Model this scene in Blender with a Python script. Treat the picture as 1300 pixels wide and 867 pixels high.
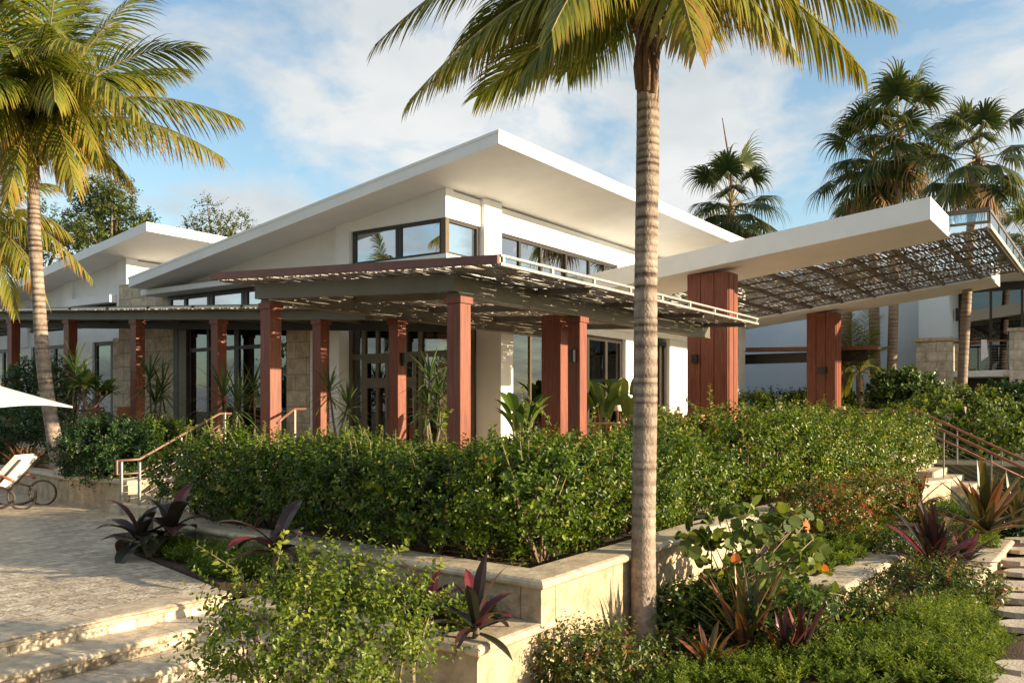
import bpy, math, random
import numpy as np
from mathutils import Vector, Matrix

for o in list(bpy.data.objects):
    bpy.data.objects.remove(o)
R = math.radians
rnd = random.Random(11)
rng = np.random.default_rng(11)
SC = bpy.context.scene
COL = SC.collection

# ------------------------------------------------------------------ camera
EYE = 1.7
YAW = 34.5                      # degrees from +X, anticlockwise
FPX = 1134.0                    # focal length in photo pixels (photo 1300 wide)
HV = 520.0                      # photo row of the horizon
cam_d = bpy.data.cameras.new("camera")
cam = bpy.data.objects.new("camera", cam_d)
COL.objects.link(cam)
cam.location = (0, 0, EYE)
cam.rotation_euler = (R(90), 0, R(YAW - 90))
cam_d.sensor_width = 36
cam_d.lens = 36 * FPX / 1300
cam_d.shift_y = (HV - 433.5) / 1300
cam_d.clip_start = 0.05
cam_d.clip_end = 3000
SC.camera = cam

# ------------------------------------------------------------------ sun and sky
SUN_AZ = -72.0                  # towards the sun, degrees from +X
SUN_EL = 12.5
sdir = Vector((math.cos(R(SUN_AZ)) * math.cos(R(SUN_EL)), math.sin(R(SUN_AZ)) * math.cos(R(SUN_EL)), math.sin(R(SUN_EL))))
sun_d = bpy.data.lights.new("sun", 'SUN')
sun_d.energy = 5.0
sun_d.angle = R(0.55)
sun_d.color = (1.0, 0.80, 0.54)
sun = bpy.data.objects.new("sun", sun_d)
COL.objects.link(sun)
sun.location = (0, -20, 20)
sun.rotation_euler = sdir.to_track_quat('Z', 'Y').to_euler()

world = bpy.data.worlds.new("World")
SC.world = world
world.use_nodes = True
nt = world.node_tree
nt.nodes.clear()
N = nt.nodes.new
L = nt.links.new
out = N('ShaderNodeOutputWorld')
bg = N('ShaderNodeBackground')
bg.inputs['Strength'].default_value = 0.058
sky = N('ShaderNodeTexSky')
sky.sky_type = 'NISHITA'
sky.sun_disc = False
sky.sun_elevation = R(SUN_EL + 9)
sky.sun_rotation = math.atan2(sdir.x, sdir.y)
sky.air_density = 1.0
sky.dust_density = 1.0
sky.ozone_density = 1.2
tc = N('ShaderNodeTexCoord')
sep = N('ShaderNodeSeparateXYZ')
L(tc.outputs['Generated'], sep.inputs[0])
add = N('ShaderNodeMath'); add.operation = 'ADD'; add.inputs[1].default_value = 0.28
L(sep.outputs['Z'], add.inputs[0])
mx = N('ShaderNodeMath'); mx.operation = 'MAXIMUM'; mx.inputs[1].default_value = 0.06
L(add.outputs[0], mx.inputs[0])
dv = N('ShaderNodeVectorMath'); dv.operation = 'DIVIDE'
cmb = N('ShaderNodeCombineXYZ')
for k in range(3):
    L(mx.outputs[0], cmb.inputs[k])
L(tc.outputs['Generated'], dv.inputs[0]); L(cmb.outputs[0], dv.inputs[1])
mp = N('ShaderNodeMapping')
mp.inputs['Location'].default_value = (3.1, 1.7, 0.4)
mp.inputs['Scale'].default_value = (1.0, 1.0, 0.35)
L(dv.outputs[0], mp.inputs['Vector'])
n1 = N('ShaderNodeTexNoise'); n1.inputs['Scale'].default_value = 2.7; n1.inputs['Detail'].default_value = 9; n1.inputs['Roughness'].default_value = 0.56
n1.inputs['Distortion'].default_value = 0.25
L(mp.outputs[0], n1.inputs['Vector'])
cr = N('ShaderNodeValToRGB')
cr.color_ramp.elements[0].position = 0.425; cr.color_ramp.elements[0].color = (0, 0, 0, 1)
cr.color_ramp.elements[1].position = 0.575; cr.color_ramp.elements[1].color = (1, 1, 1, 1)
L(n1.outputs[0], cr.inputs[0])
n2 = N('ShaderNodeTexNoise'); n2.inputs['Scale'].default_value = 2.6; n2.inputs['Detail'].default_value = 6
L(mp.outputs[0], n2.inputs['Vector'])
cc = N('ShaderNodeValToRGB')
cc.color_ramp.elements[0].position = 0.35; cc.color_ramp.elements[0].color = (4.3, 4.65, 4.85, 1)
cc.color_ramp.elements[1].position = 0.65; cc.color_ramp.elements[1].color = (6.4, 6.4, 6.25, 1)
L(n2.outputs[0], cc.inputs[0])
tint = N('ShaderNodeMixRGB'); tint.blend_type = 'MULTIPLY'; tint.inputs[0].default_value = 1.0
tint.inputs[2].default_value = (1.55, 1.64, 1.50, 1)
L(sky.outputs[0], tint.inputs[1])
mixc = N('ShaderNodeMixRGB')
fm = N('ShaderNodeMath'); fm.operation = 'MULTIPLY'; fm.inputs[1].default_value = 0.92
L(cr.outputs[0], fm.inputs[0])
L(fm.outputs[0], mixc.inputs[0]); L(tint.outputs[0], mixc.inputs[1]); L(cc.outputs[0], mixc.inputs[2])
L(mixc.outputs[0], bg.inputs['Color'])
L(bg.outputs[0], out.inputs['Surface'])

SC.view_settings.view_transform = 'Standard'
SC.view_settings.look = 'None'
SC.view_settings.exposure = 1.32
SC.view_settings.gamma = 1.0
SC.view_settings.use_curve_mapping = False
SC.render.engine = 'CYCLES'
SC.cycles.max_bounces = 8
SC.cycles.transparent_max_bounces = 12
SC.cycles.use_denoising = True

# ------------------------------------------------------------------ point on the ray of a photo pixel
_c, _s = math.cos(R(YAW)), math.sin(R(YAW))
def P(u, v=None, d=None, x=None, y=None, z=None):
    a = (u - 650) / FPX
    dx, dy = _c + _s * a, _s - _c * a
    k = None if v is None else (HV - v) / FPX
    if d is None:
        d = x / dx if x is not None else (y / dy if y is not None else (z - EYE) / k)
    return Vector((d * dx, d * dy, EYE + (k * d if k is not None else 0)))

# ------------------------------------------------------------------ materials
def new_mat(name):
    m = bpy.data.materials.new(name)
    m.use_nodes = True
    t = m.node_tree
    b = t.nodes['Principled BSDF']
    return m, t, b

def mat(name, c1, c2=None, rough=0.6, scale=3.0, bump=0.0, bscale=None, metal=0.0, spec=0.5, stretch=(1, 1, 1), detail=6):
    """two-tone procedural surface: noise colour, noise bump"""
    m, t, b = new_mat(name)
    c2 = c2 or tuple(min(1, q * 1.15) for q in c1)
    tc = t.nodes.new('ShaderNodeTexCoord')
    mp = t.nodes.new('ShaderNodeMapping'); mp.inputs['Scale'].default_value = stretch
    t.links.new(tc.outputs['Object'], mp.inputs[0])
    n = t.nodes.new('ShaderNodeTexNoise'); n.inputs['Scale'].default_value = scale; n.inputs['Detail'].default_value = detail
    n.inputs['Roughness'].default_value = 0.62
    t.links.new(mp.outputs[0], n.inputs['Vector'])
    r = t.nodes.new('ShaderNodeValToRGB')
    r.color_ramp.elements[0].position = 0.34; r.color_ramp.elements[0].color = (*c1, 1)
    r.color_ramp.elements[1].position = 0.66; r.color_ramp.elements[1].color = (*c2, 1)
    t.links.new(n.outputs[0], r.inputs[0]); t.links.new(r.outputs[0], b.inputs['Base Color'])
    b.inputs['Roughness'].default_value = rough; b.inputs['Metallic'].default_value = metal
    b.inputs['Specular IOR Level'].default_value = spec
    if bump:
        n2 = t.nodes.new('ShaderNodeTexNoise'); n2.inputs['Scale'].default_value = bscale or scale * 6; n2.inputs['Detail'].default_value = 5
        t.links.new(mp.outputs[0], n2.inputs['Vector'])
        bp = t.nodes.new('ShaderNodeBump'); bp.inputs['Strength'].default_value = bump; bp.inputs['Distance'].default_value = 0.02
        t.links.new(n2.outputs[0], bp.inputs['Height']); t.links.new(bp.outputs[0], b.inputs['Normal'])
    return m

def stone_mat(name, c1, c2, mortar, bw, bh, axes, rough=0.7, msize=0.012, bump=0.5, scale=4.0, offset=0.5, pit=0.35):
    """blocks of pitted stone; axes = which object axes run along and up the courses"""
    m, t, b = new_mat(name)
    tc = t.nodes.new('ShaderNodeTexCoord')
    sp = t.nodes.new('ShaderNodeSeparateXYZ'); t.links.new(tc.outputs['Object'], sp.inputs[0])
    cb = t.nodes.new('ShaderNodeCombineXYZ')
    if 'S' in axes:                                                   # sum of x and y: one joint pattern on faces of both directions
        ad = t.nodes.new('ShaderNodeMath'); ad.operation = 'ADD'
        t.links.new(sp.outputs[0], ad.inputs[0]); t.links.new(sp.outputs[1], ad.inputs[1])
        t.links.new(ad.outputs[0], cb.inputs[0])
    else:
        t.links.new(sp.outputs['XYZ'.index(axes[0])], cb.inputs[0])
    t.links.new(sp.outputs['XYZ'.index(axes[1])], cb.inputs[1])
    br = t.nodes.new('ShaderNodeTexBrick')
    br.inputs['Scale'].default_value = 1.0
    br.inputs['Brick Width'].default_value = bw; br.inputs['Row Height'].default_value = bh
    br.inputs['Mortar Size'].default_value = msize; br.inputs['Mortar Smooth'].default_value = 0.3
    br.offset = offset
    br.inputs['Color1'].default_value = (*c1, 1); br.inputs['Color2'].default_value = (*c2, 1); br.inputs['Mortar'].default_value = (*mortar, 1)
    nd = t.nodes.new('ShaderNodeTexNoise'); nd.inputs['Scale'].default_value = 5.0
    t.links.new(tc.outputs['Object'], nd.inputs['Vector'])
    vm = t.nodes.new('ShaderNodeVectorMath'); vm.operation = 'MULTIPLY_ADD'
    vm.inputs[1].default_value = (0.03, 0.03, 0.03)
    t.links.new(nd.outputs['Color'], vm.inputs[0]); t.links.new(cb.outputs[0], vm.inputs[2])
    t.links.new(vm.outputs[0], br.inputs['Vector'])
    n = t.nodes.new('ShaderNodeTexNoise'); n.inputs['Scale'].default_value = scale; n.inputs['Detail'].default_value = 9; n.inputs['Roughness'].default_value = 0.68
    t.links.new(tc.outputs['Object'], n.inputs['Vector'])
    r = t.nodes.new('ShaderNodeValToRGB')
    r.color_ramp.elements[0].position = 0.33; r.color_ramp.elements[0].color = (0.55, 0.5, 0.44, 1)
    r.color_ramp.elements[1].position = 0.62; r.color_ramp.elements[1].color = (1.12, 1.1, 1.06, 1)
    t.links.new(n.outputs[0], r.inputs[0])
    mm = t.nodes.new('ShaderNodeMixRGB'); mm.blend_type = 'MULTIPLY'; mm.inputs[0].default_value = 0.9
    t.links.new(br.outputs['Color'], mm.inputs[1]); t.links.new(r.outputs[0], mm.inputs[2])
    t.links.new(mm.outputs[0], b.inputs['Base Color'])
    b.inputs['Roughness'].default_value = rough
    n2 = t.nodes.new('ShaderNodeTexNoise'); n2.inputs['Scale'].default_value = 26; n2.inputs['Detail'].default_value = 7
    t.links.new(tc.outputs['Object'], n2.inputs['Vector'])
    mh = t.nodes.new('ShaderNodeMath'); mh.operation = 'MULTIPLY_ADD'; mh.inputs[1].default_value = pit
    sb = t.nodes.new('ShaderNodeMath'); sb.operation = 'SUBTRACT'; sb.inputs[0].default_value = 1.0
    t.links.new(br.outputs['Fac'], sb.inputs[1])
    t.links.new(n2.outputs[0], mh.inputs[0]); t.links.new(sb.outputs[0], mh.inputs[2])
    bp = t.nodes.new('ShaderNodeBump'); bp.inputs['Strength'].default_value = bump; bp.inputs['Distance'].default_value = 0.03
    t.links.new(mh.outputs[0], bp.inputs['Height']); t.links.new(bp.outputs[0], b.inputs['Normal'])
    return m

def leaf_mat(name, cols, rough=0.38, trans=0.3, spec=0.28):
    """cols: list of (position, rgb) along each leaf's own tint value"""
    m, t, b = new_mat(name)
    at = t.nodes.new('ShaderNodeAttribute'); at.attribute_name = 'tint'
    r = t.nodes.new('ShaderNodeValToRGB')
    e = r.color_ramp.elements
    e[0].position, e[0].color = cols[0][0], (*cols[0][1], 1)
    e[1].position, e[1].color = cols[-1][0], (*cols[-1][1], 1)
    for p, c in cols[1:-1]:
        q = e.new(p); q.color = (*c, 1)
    t.links.new(at.outputs['Fac'], r.inputs[0])
    t.links.new(r.outputs[0], b.inputs['Base Color'])
    b.inputs['Roughness'].default_value = rough
    b.inputs['Specular IOR Level'].default_value = spec
    tr = t.nodes.new('ShaderNodeBsdfTranslucent')
    g = t.nodes.new('ShaderNodeMixRGB'); g.blend_type = 'MULTIPLY'; g.inputs[0].default_value = 1.0
    g.inputs[2].default_value = (1.5, 1.45, 0.6, 1)
    t.links.new(r.outputs[0], g.inputs[1]); t.links.new(g.outputs[0], tr.inputs['Color'])
    mix = t.nodes.new('ShaderNodeMixShader'); mix.inputs[0].default_value = trans
    t.links.new(b.outputs[0], mix.inputs[1]); t.links.new(tr.outputs[0], mix.inputs[2])
    t.links.new(mix.outputs[0], t.nodes['Material Output'].inputs['Surface'])
    return m

def glass_mat(name, tintc, base_refl, rough=0.0):
    m, t, b = new_mat(name)
    t.nodes.remove(b)
    tr = t.nodes.new('ShaderNodeBsdfTransparent'); tr.inputs[0].default_value = (*tintc, 1)
    gl = t.nodes.new('ShaderNodeBsdfGlossy'); gl.inputs['Roughness'].default_value = rough
    gl.inputs['Color'].default_value = (0.92, 0.96, 1, 1)
    lw = t.nodes.new('ShaderNodeLayerWeight'); lw.inputs['Blend'].default_value = 0.35
    ma = t.nodes.new('ShaderNodeMath'); ma.operation = 'MULTIPLY_ADD'; ma.inputs[1].default_value = 1 - base_refl; ma.inputs[2].default_value = base_refl
    ma.use_clamp = True
    t.links.new(lw.outputs['Fresnel'], ma.inputs[0])
    mix = t.nodes.new('ShaderNodeMixShader')
    t.links.new(ma.outputs[0], mix.inputs[0]); t.links.new(tr.outputs[0], mix.inputs[1]); t.links.new(gl.outputs[0], mix.inputs[2])
    t.links.new(mix.outputs[0], t.nodes['Material Output'].inputs['Surface'])
    return m

M = {}
M['white'] = mat('white_stucco', (0.73, 0.74, 0.735), (0.80, 0.805, 0.80), 0.75, 1.2, 0.12, 60)
M['siding'] = mat('white_siding', (0.69, 0.69, 0.67), (0.76, 0.76, 0.745), 0.7, 1.5, 0.1, 50)
M['wing'] = mat('canopy_plaster', (0.71, 0.71, 0.69), (0.78, 0.78, 0.765), 0.8, 0.9, 0.08, 40)
M['roof'] = mat('roof_membrane', (0.70, 0.70, 0.68), None, 0.8, 1.0, 0.05)
M['redwood'] = mat('red_stained_timber', (0.105, 0.020, 0.008), (0.235, 0.062, 0.025), 0.5, 5.0, 0.18, 30, spec=0.5, stretch=(7, 7, 0.35))
M['copper'] = mat('copper_brown_fascia', (0.12, 0.042, 0.028), (0.16, 0.058, 0.040), 0.5, 3.0, 0.05)
M['olive'] = mat('olive_steel', (0.105, 0.092, 0.060), (0.125, 0.11, 0.075), 0.5, 2.0, 0.05)
M['slat'] = mat('weathered_slats', (0.17, 0.15, 0.13), (0.34, 0.31, 0.28), 0.75, 8.0, 0.3, 40)
M['bronze'] = mat('dark_bronze', (0.020, 0.016, 0.012), (0.032, 0.026, 0.02), 0.4, 2.0)
M['bronze2'] = mat('olive_bronze_frame', (0.095, 0.068, 0.036), (0.12, 0.088, 0.05), 0.4, 2.0)
M['alu'] = mat('pale_aluminium', (0.42, 0.40, 0.35), (0.5, 0.48, 0.43), 0.35, 3.0, metal=0.5)
M['alu2'] = mat('white_metal_flashing', (0.70, 0.71, 0.71), (0.76, 0.77, 0.77), 0.4, 2.0)
M['steel'] = mat('brushed_steel', (0.24, 0.225, 0.20), (0.34, 0.32, 0.29), 0.42, 6.0, metal=0.6, stretch=(4, 4, 0.5))
M['rail'] = mat('brown_orange_timber_rail', (0.15, 0.075, 0.045), (0.21, 0.11, 0.068), 0.4, 8.0, 0.1)
M['rail_dark'] = mat('brown_timber_rail', (0.20, 0.075, 0.04), (0.29, 0.115, 0.06), 0.4, 8.0, 0.1)
M['glass'] = glass_mat('window_glass', (0.62, 0.58, 0.50), 0.07)
M['glass_dark'] = glass_mat('dark_glass', (0.22, 0.24, 0.24), 0.06)  # darker tint and weaker reflection than the window glass
M['glass_hi'] = glass_mat('clerestory_glass', (0.25, 0.28, 0.28), 0.5)
M['glass_clear'] = glass_mat('clear_glass', (0.80, 0.87, 0.90), 0.10)
M['tile'] = mat('deck_tile', (0.52, 0.42, 0.29), (0.6, 0.49, 0.35), 0.5, 4.0, 0.1)
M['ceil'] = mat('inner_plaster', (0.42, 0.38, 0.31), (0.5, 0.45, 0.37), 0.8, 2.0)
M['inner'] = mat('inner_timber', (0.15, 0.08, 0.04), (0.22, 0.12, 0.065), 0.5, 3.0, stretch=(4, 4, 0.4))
M['clad_x'] = stone_mat('coral_cladding', (0.47, 0.39, 0.285), (0.58, 0.485, 0.36), (0.26, 0.2, 0.14), 0.9, 0.45, 'YZ', 0.8)
M['clad_s'] = stone_mat('coral_blocks', (0.52, 0.47, 0.40), (0.68, 0.62, 0.53), (0.34, 0.29, 0.23), 0.8, 0.42, 'SZ', 0.8)
M['wall'] = stone_mat('travertine_wall', (0.45, 0.355, 0.24), (0.53, 0.425, 0.30), (0.24, 0.18, 0.12), 1.15, 2.0, 'SZ', 0.7, 0.008, 0.7, 5.0, 0.5, 0.8)
M['cap'] = stone_mat('travertine_cap', (0.52, 0.44, 0.325), (0.59, 0.50, 0.375), (0.3, 0.24, 0.16), 1.1, 30.0, 'SZ', 0.62, 0.006, 0.5, 6.0)
M['nose'] = stone_mat('travertine_nosing', (0.50, 0.42, 0.31), (0.58, 0.49, 0.37), (0.3, 0.24, 0.17), 0.9, 30.0, 'XZ', 0.6, 0.006, 0.6, 8.0)
M['riser'] = stone_mat('travertine_riser', (0.46, 0.33, 0.21), (0.52, 0.38, 0.25), (0.3, 0.22, 0.14), 0.9, 30.0, 'XZ', 0.75, 0.006, 0.6, 9.0)
M['soil'] = mat('bark_mulch', (0.035, 0.02, 0.012), (0.10, 0.055, 0.032), 0.95, 18.0, 0.9, 60)
M['gravel'] = mat('path_sand', (0.20, 0.145, 0.095), (0.28, 0.21, 0.145), 0.9, 12.0, 0.6, 90)
M['flag'] = mat('flagstone', (0.42, 0.34, 0.25), (0.56, 0.47, 0.36), 0.75, 5.0, 0.4, 30)
M['ground'] = mat('garden_ground', (0.045, 0.05, 0.018), (0.09, 0.075, 0.04), 0.95, 0.8, 0.5, 20)
M['coco_trunk'] = None
M['bark'] = mat('brown_bark', (0.10, 0.075, 0.05), (0.2, 0.155, 0.11), 0.9, 9.0, 0.8, 30)
M['twig'] = mat('twig', (0.16, 0.11, 0.06), (0.26, 0.19, 0.115), 0.8, 10.0)
M['canvas'] = mat('white_canvas', (0.48, 0.51, 0.54), (0.54, 0.57, 0.59), 0.8, 3.0, 0.05)
M['cushion'] = mat('white_cushion', (0.76, 0.77, 0.78), (0.82, 0.82, 0.82), 0.85, 3.0, 0.1, 40)
M['wicker'] = mat('dark_wicker', (0.05, 0.035, 0.025), (0.09, 0.065, 0.05), 0.6, 30.0, 0.5, 120)
M['leather'] = mat('rust_leather', (0.30, 0.10, 0.045), (0.38, 0.135, 0.065), 0.5, 5.0, 0.1)
M['table'] = mat('table_timber', (0.36, 0.17, 0.085), (0.46, 0.23, 0.12), 0.45, 6.0, stretch=(1, 8, 1))
M['shade'] = mat('lamp_shade', (0.72, 0.52, 0.40), (0.78, 0.58, 0.46), 0.8, 5.0)
M['brass'] = mat('copper_lamp', (0.45, 0.2, 0.12), (0.55, 0.27, 0.17), 0.3, 5.0, metal=0.6)
M['towel'] = mat('white_towel', (0.78, 0.78, 0.78), None, 0.9, 6.0, 0.2, 60)
M['black'] = mat('black_metal', (0.012, 0.011, 0.01), None, 0.4, 3.0)
M['blue'] = mat('blue_white_render', (0.58, 0.69, 0.80), (0.63, 0.73, 0.83), 0.8, 0.7, 0.05)
M['curtain'] = mat('linen_curtain', (0.50, 0.43, 0.33), (0.6, 0.53, 0.42), 0.9, 3.0, stretch=(14, 14, 0.2))
M['water_jar'] = mat('terracotta', (0.3, 0.16, 0.09), None, 0.7, 5.0)

# paving: small split travertine in long courses
M['pave'] = stone_mat('travertine_paving', (0.46, 0.385, 0.29), (0.70, 0.625, 0.52), (0.36, 0.29, 0.21), 0.26, 0.15, 'XY', 0.38, 0.012, 0.9, 7.0, 0.37, 0.8)

# palm trunk: pale grey-tan, dark leaf-scar rings
def trunk_mat(name, c1, c2, ring, period):
    m, t, b = new_mat(name)
    tc = t.nodes.new('ShaderNodeTexCoord')
    n = t.nodes.new('ShaderNodeTexNoise'); n.inputs['Scale'].default_value = 6; n.inputs['Detail'].default_value = 9; n.inputs['Roughness'].default_value = 0.78
    mp = t.nodes.new('ShaderNodeMapping'); mp.inputs['Scale'].default_value = (1.0, 1.0, 0.7)
    t.links.new(tc.outputs['Object'], mp.inputs[0]); t.links.new(mp.outputs[0], n.inputs['Vector'])
    r = t.nodes.new('ShaderNodeValToRGB')
    r.color_ramp.elements[0].position = 0.35; r.color_ramp.elements[0].color = (*c1, 1)
    r.color_ramp.elements[1].position = 0.68; r.color_ramp.elements[1].color = (*c2, 1)
    t.links.new(n.outputs[0], r.inputs[0])
    at = t.nodes.new('ShaderNodeAttribute'); at.attribute_name = 'tint'
    mm = t.nodes.new('ShaderNodeMixRGB'); mm.inputs[2].default_value = (*ring, 1)
    n3 = t.nodes.new('ShaderNodeTexNoise'); n3.inputs['Scale'].default_value = 14
    t.links.new(tc.outputs['Object'], n3.inputs['Vector'])
    mu = t.nodes.new('ShaderNodeMath'); mu.operation = 'MULTIPLY'
    ad = t.nodes.new('ShaderNodeMath'); ad.operation = 'ADD'; ad.inputs[1].default_value = 0.35; ad.use_clamp = True
    t.links.new(n3.outputs[0], ad.inputs[0]); t.links.new(ad.outputs[0], mu.inputs[0]); t.links.new(at.outputs['Fac'], mu.inputs[1])
    t.links.new(mu.outputs[0], mm.inputs[0]); t.links.new(r.outputs[0], mm.inputs[1])
    t.links.new(mm.outputs[0], b.inputs['Base Color'])
    b.inputs['Roughness'].default_value = 0.85
    n2 = t.nodes.new('ShaderNodeTexNoise'); n2.inputs['Scale'].default_value = 40; n2.inputs['Detail'].default_value = 6
    t.links.new(mp.outputs[0], n2.inputs['Vector'])
    bp = t.nodes.new('ShaderNodeBump'); bp.inputs['Strength'].default_value = 0.7; bp.inputs['Distance'].default_value = 0.02
    t.links.new(n2.outputs[0], bp.inputs['Height']); t.links.new(bp.outputs[0], b.inputs['Normal'])
    return m
M['coco_trunk'] = trunk_mat('coconut_trunk', (0.15, 0.105, 0.078), (0.46, 0.375, 0.30), (0.05, 0.024, 0.014), 0.12)
M['fan_trunk'] = trunk_mat('fan_palm_trunk', (0.20, 0.145, 0.105), (0.36, 0.28, 0.215), (0.08, 0.045, 0.03), 0.2)

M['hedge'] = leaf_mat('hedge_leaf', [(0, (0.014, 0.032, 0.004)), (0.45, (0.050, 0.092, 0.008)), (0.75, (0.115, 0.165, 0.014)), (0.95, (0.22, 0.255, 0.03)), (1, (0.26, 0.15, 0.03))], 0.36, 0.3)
M['shrub'] = leaf_mat('bright_shrub_leaf', [(0, (0.025, 0.050, 0.006)), (0.5, (0.085, 0.130, 0.012)), (1, (0.26, 0.28, 0.04))], 0.36, 0.3)
M['deep'] = leaf_mat('deep_green_leaf', [(0, (0.014, 0.034, 0.010)), (0.7, (0.035, 0.075, 0.018)), (1, (0.10, 0.13, 0.03))], 0.35, 0.2)
M['tree'] = leaf_mat('tree_leaf', [(0, (0.028, 0.045, 0.008)), (0.6, (0.075, 0.095, 0.015)), (1, (0.14, 0.15, 0.04))], 0.5, 0.3)
M['fern'] = leaf_mat('fern_leaf', [(0, (0.045, 0.080, 0.010)), (0.55, (0.12, 0.18, 0.02)), (1, (0.29, 0.32, 0.045))], 0.5, 0.35)
M['croton'] = leaf_mat('coppery_leaf', [(0, (0.03, 0.06, 0.012)), (0.45, (0.075, 0.11, 0.02)), (0.68, (0.17, 0.17, 0.03)), (0.84, (0.26, 0.11, 0.035)), (1, (0.26, 0.04, 0.03))], 0.35, 0.25)
M['grape'] = leaf_mat('round_sea_grape_leaf', [(0, (0.035, 0.065, 0.015)), (0.6, (0.11, 0.15, 0.028)), (0.88, (0.24, 0.25, 0.05)), (0.93, (0.36, 0.10, 0.03)), (1, (0.45, 0.13, 0.03))], 0.55, 0.3)
M['burgundy'] = leaf_mat('burgundy_leaf', [(0, (0.030, 0.034, 0.020)), (0.35, (0.040, 0.028, 0.024)), (0.7, (0.08, 0.026, 0.028)), (1, (0.20, 0.028, 0.04))], 0.3, 0.15)
M['bronze_leaf'] = leaf_mat('bronze_strap_leaf', [(0, (0.035, 0.045, 0.018)), (0.5, (0.085, 0.075, 0.03)), (0.8, (0.16, 0.075, 0.04)), (1, (0.25, 0.09, 0.045))], 0.35, 0.2)
M['dracaena'] = leaf_mat('dracaena_leaf', [(0, (0.022, 0.045, 0.014)), (0.6, (0.06, 0.10, 0.026)), (1, (0.14, 0.17, 0.05))], 0.4, 0.2)
M['banana'] = leaf_mat('broad_leaf', [(0, (0.03, 0.065, 0.015)), (0.7, (0.085, 0.14, 0.025)), (1, (0.2, 0.22, 0.05))], 0.35, 0.3)
M['coco_leaf'] = leaf_mat('coconut_leaflet', [(0, (0.032, 0.055, 0.009)), (0.42, (0.095, 0.125, 0.018)), (0.72, (0.23, 0.215, 0.03)), (0.9, (0.29, 0.20, 0.035)), (1, (0.24, 0.12, 0.03))], 0.36, 0.3)
M['fan_leaf'] = leaf_mat('fan_palm_leaf', [(0, (0.018, 0.034, 0.010)), (0.6, (0.046, 0.070, 0.018)), (0.85, (0.12, 0.115, 0.03)), (1, (0.20, 0.13, 0.05))], 0.42, 0.22)
M['dead_leaf'] = leaf_mat('dead_palm_leaf', [(0, (0.12, 0.065, 0.03)), (1, (0.26, 0.15, 0.07))], 0.8, 0.15)
M['rachis'] = mat('palm_rachis', (0.16, 0.13, 0.035), (0.26, 0.19, 0.06), 0.5, 4.0)
M['husk'] = mat('palm_husk', (0.10, 0.055, 0.03), (0.24, 0.15, 0.085), 0.9, 12.0, 0.8, 40, stretch=(1, 1, 0.3))
M['coconut'] = mat('coconut_husk', (0.22, 0.17, 0.05), (0.34, 0.22, 0.07), 0.6, 4.0, 0.2)

# ------------------------------------------------------------------ object helpers
def world_loc(o):
    v = Vector((0, 0, 0))
    while o is not None:
        v += o.location
        o = o.parent
    return v

def tag(o, label=None, cat=None, group=None, kind=None):
    if label: o['label'] = label
    if cat: o['category'] = cat
    if group: o['group'] = group
    if kind: o['kind'] = kind
    return o

def thing(name, label, cat, loc=(0, 0, 0), group=None):
    o = bpy.data.objects.new(name, None)
    o.empty_display_size = 0.2
    COL.objects.link(o)
    o.location = loc
    return tag(o, label, cat, group)

def mesh_obj(name, me, m, parent=None):
    o = bpy.data.objects.new(name, me)
    COL.objects.link(o)
    if m is not None and not me.materials:
        me.materials.append(m)
    if parent is not None:
        o.parent = parent
    return o

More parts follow.
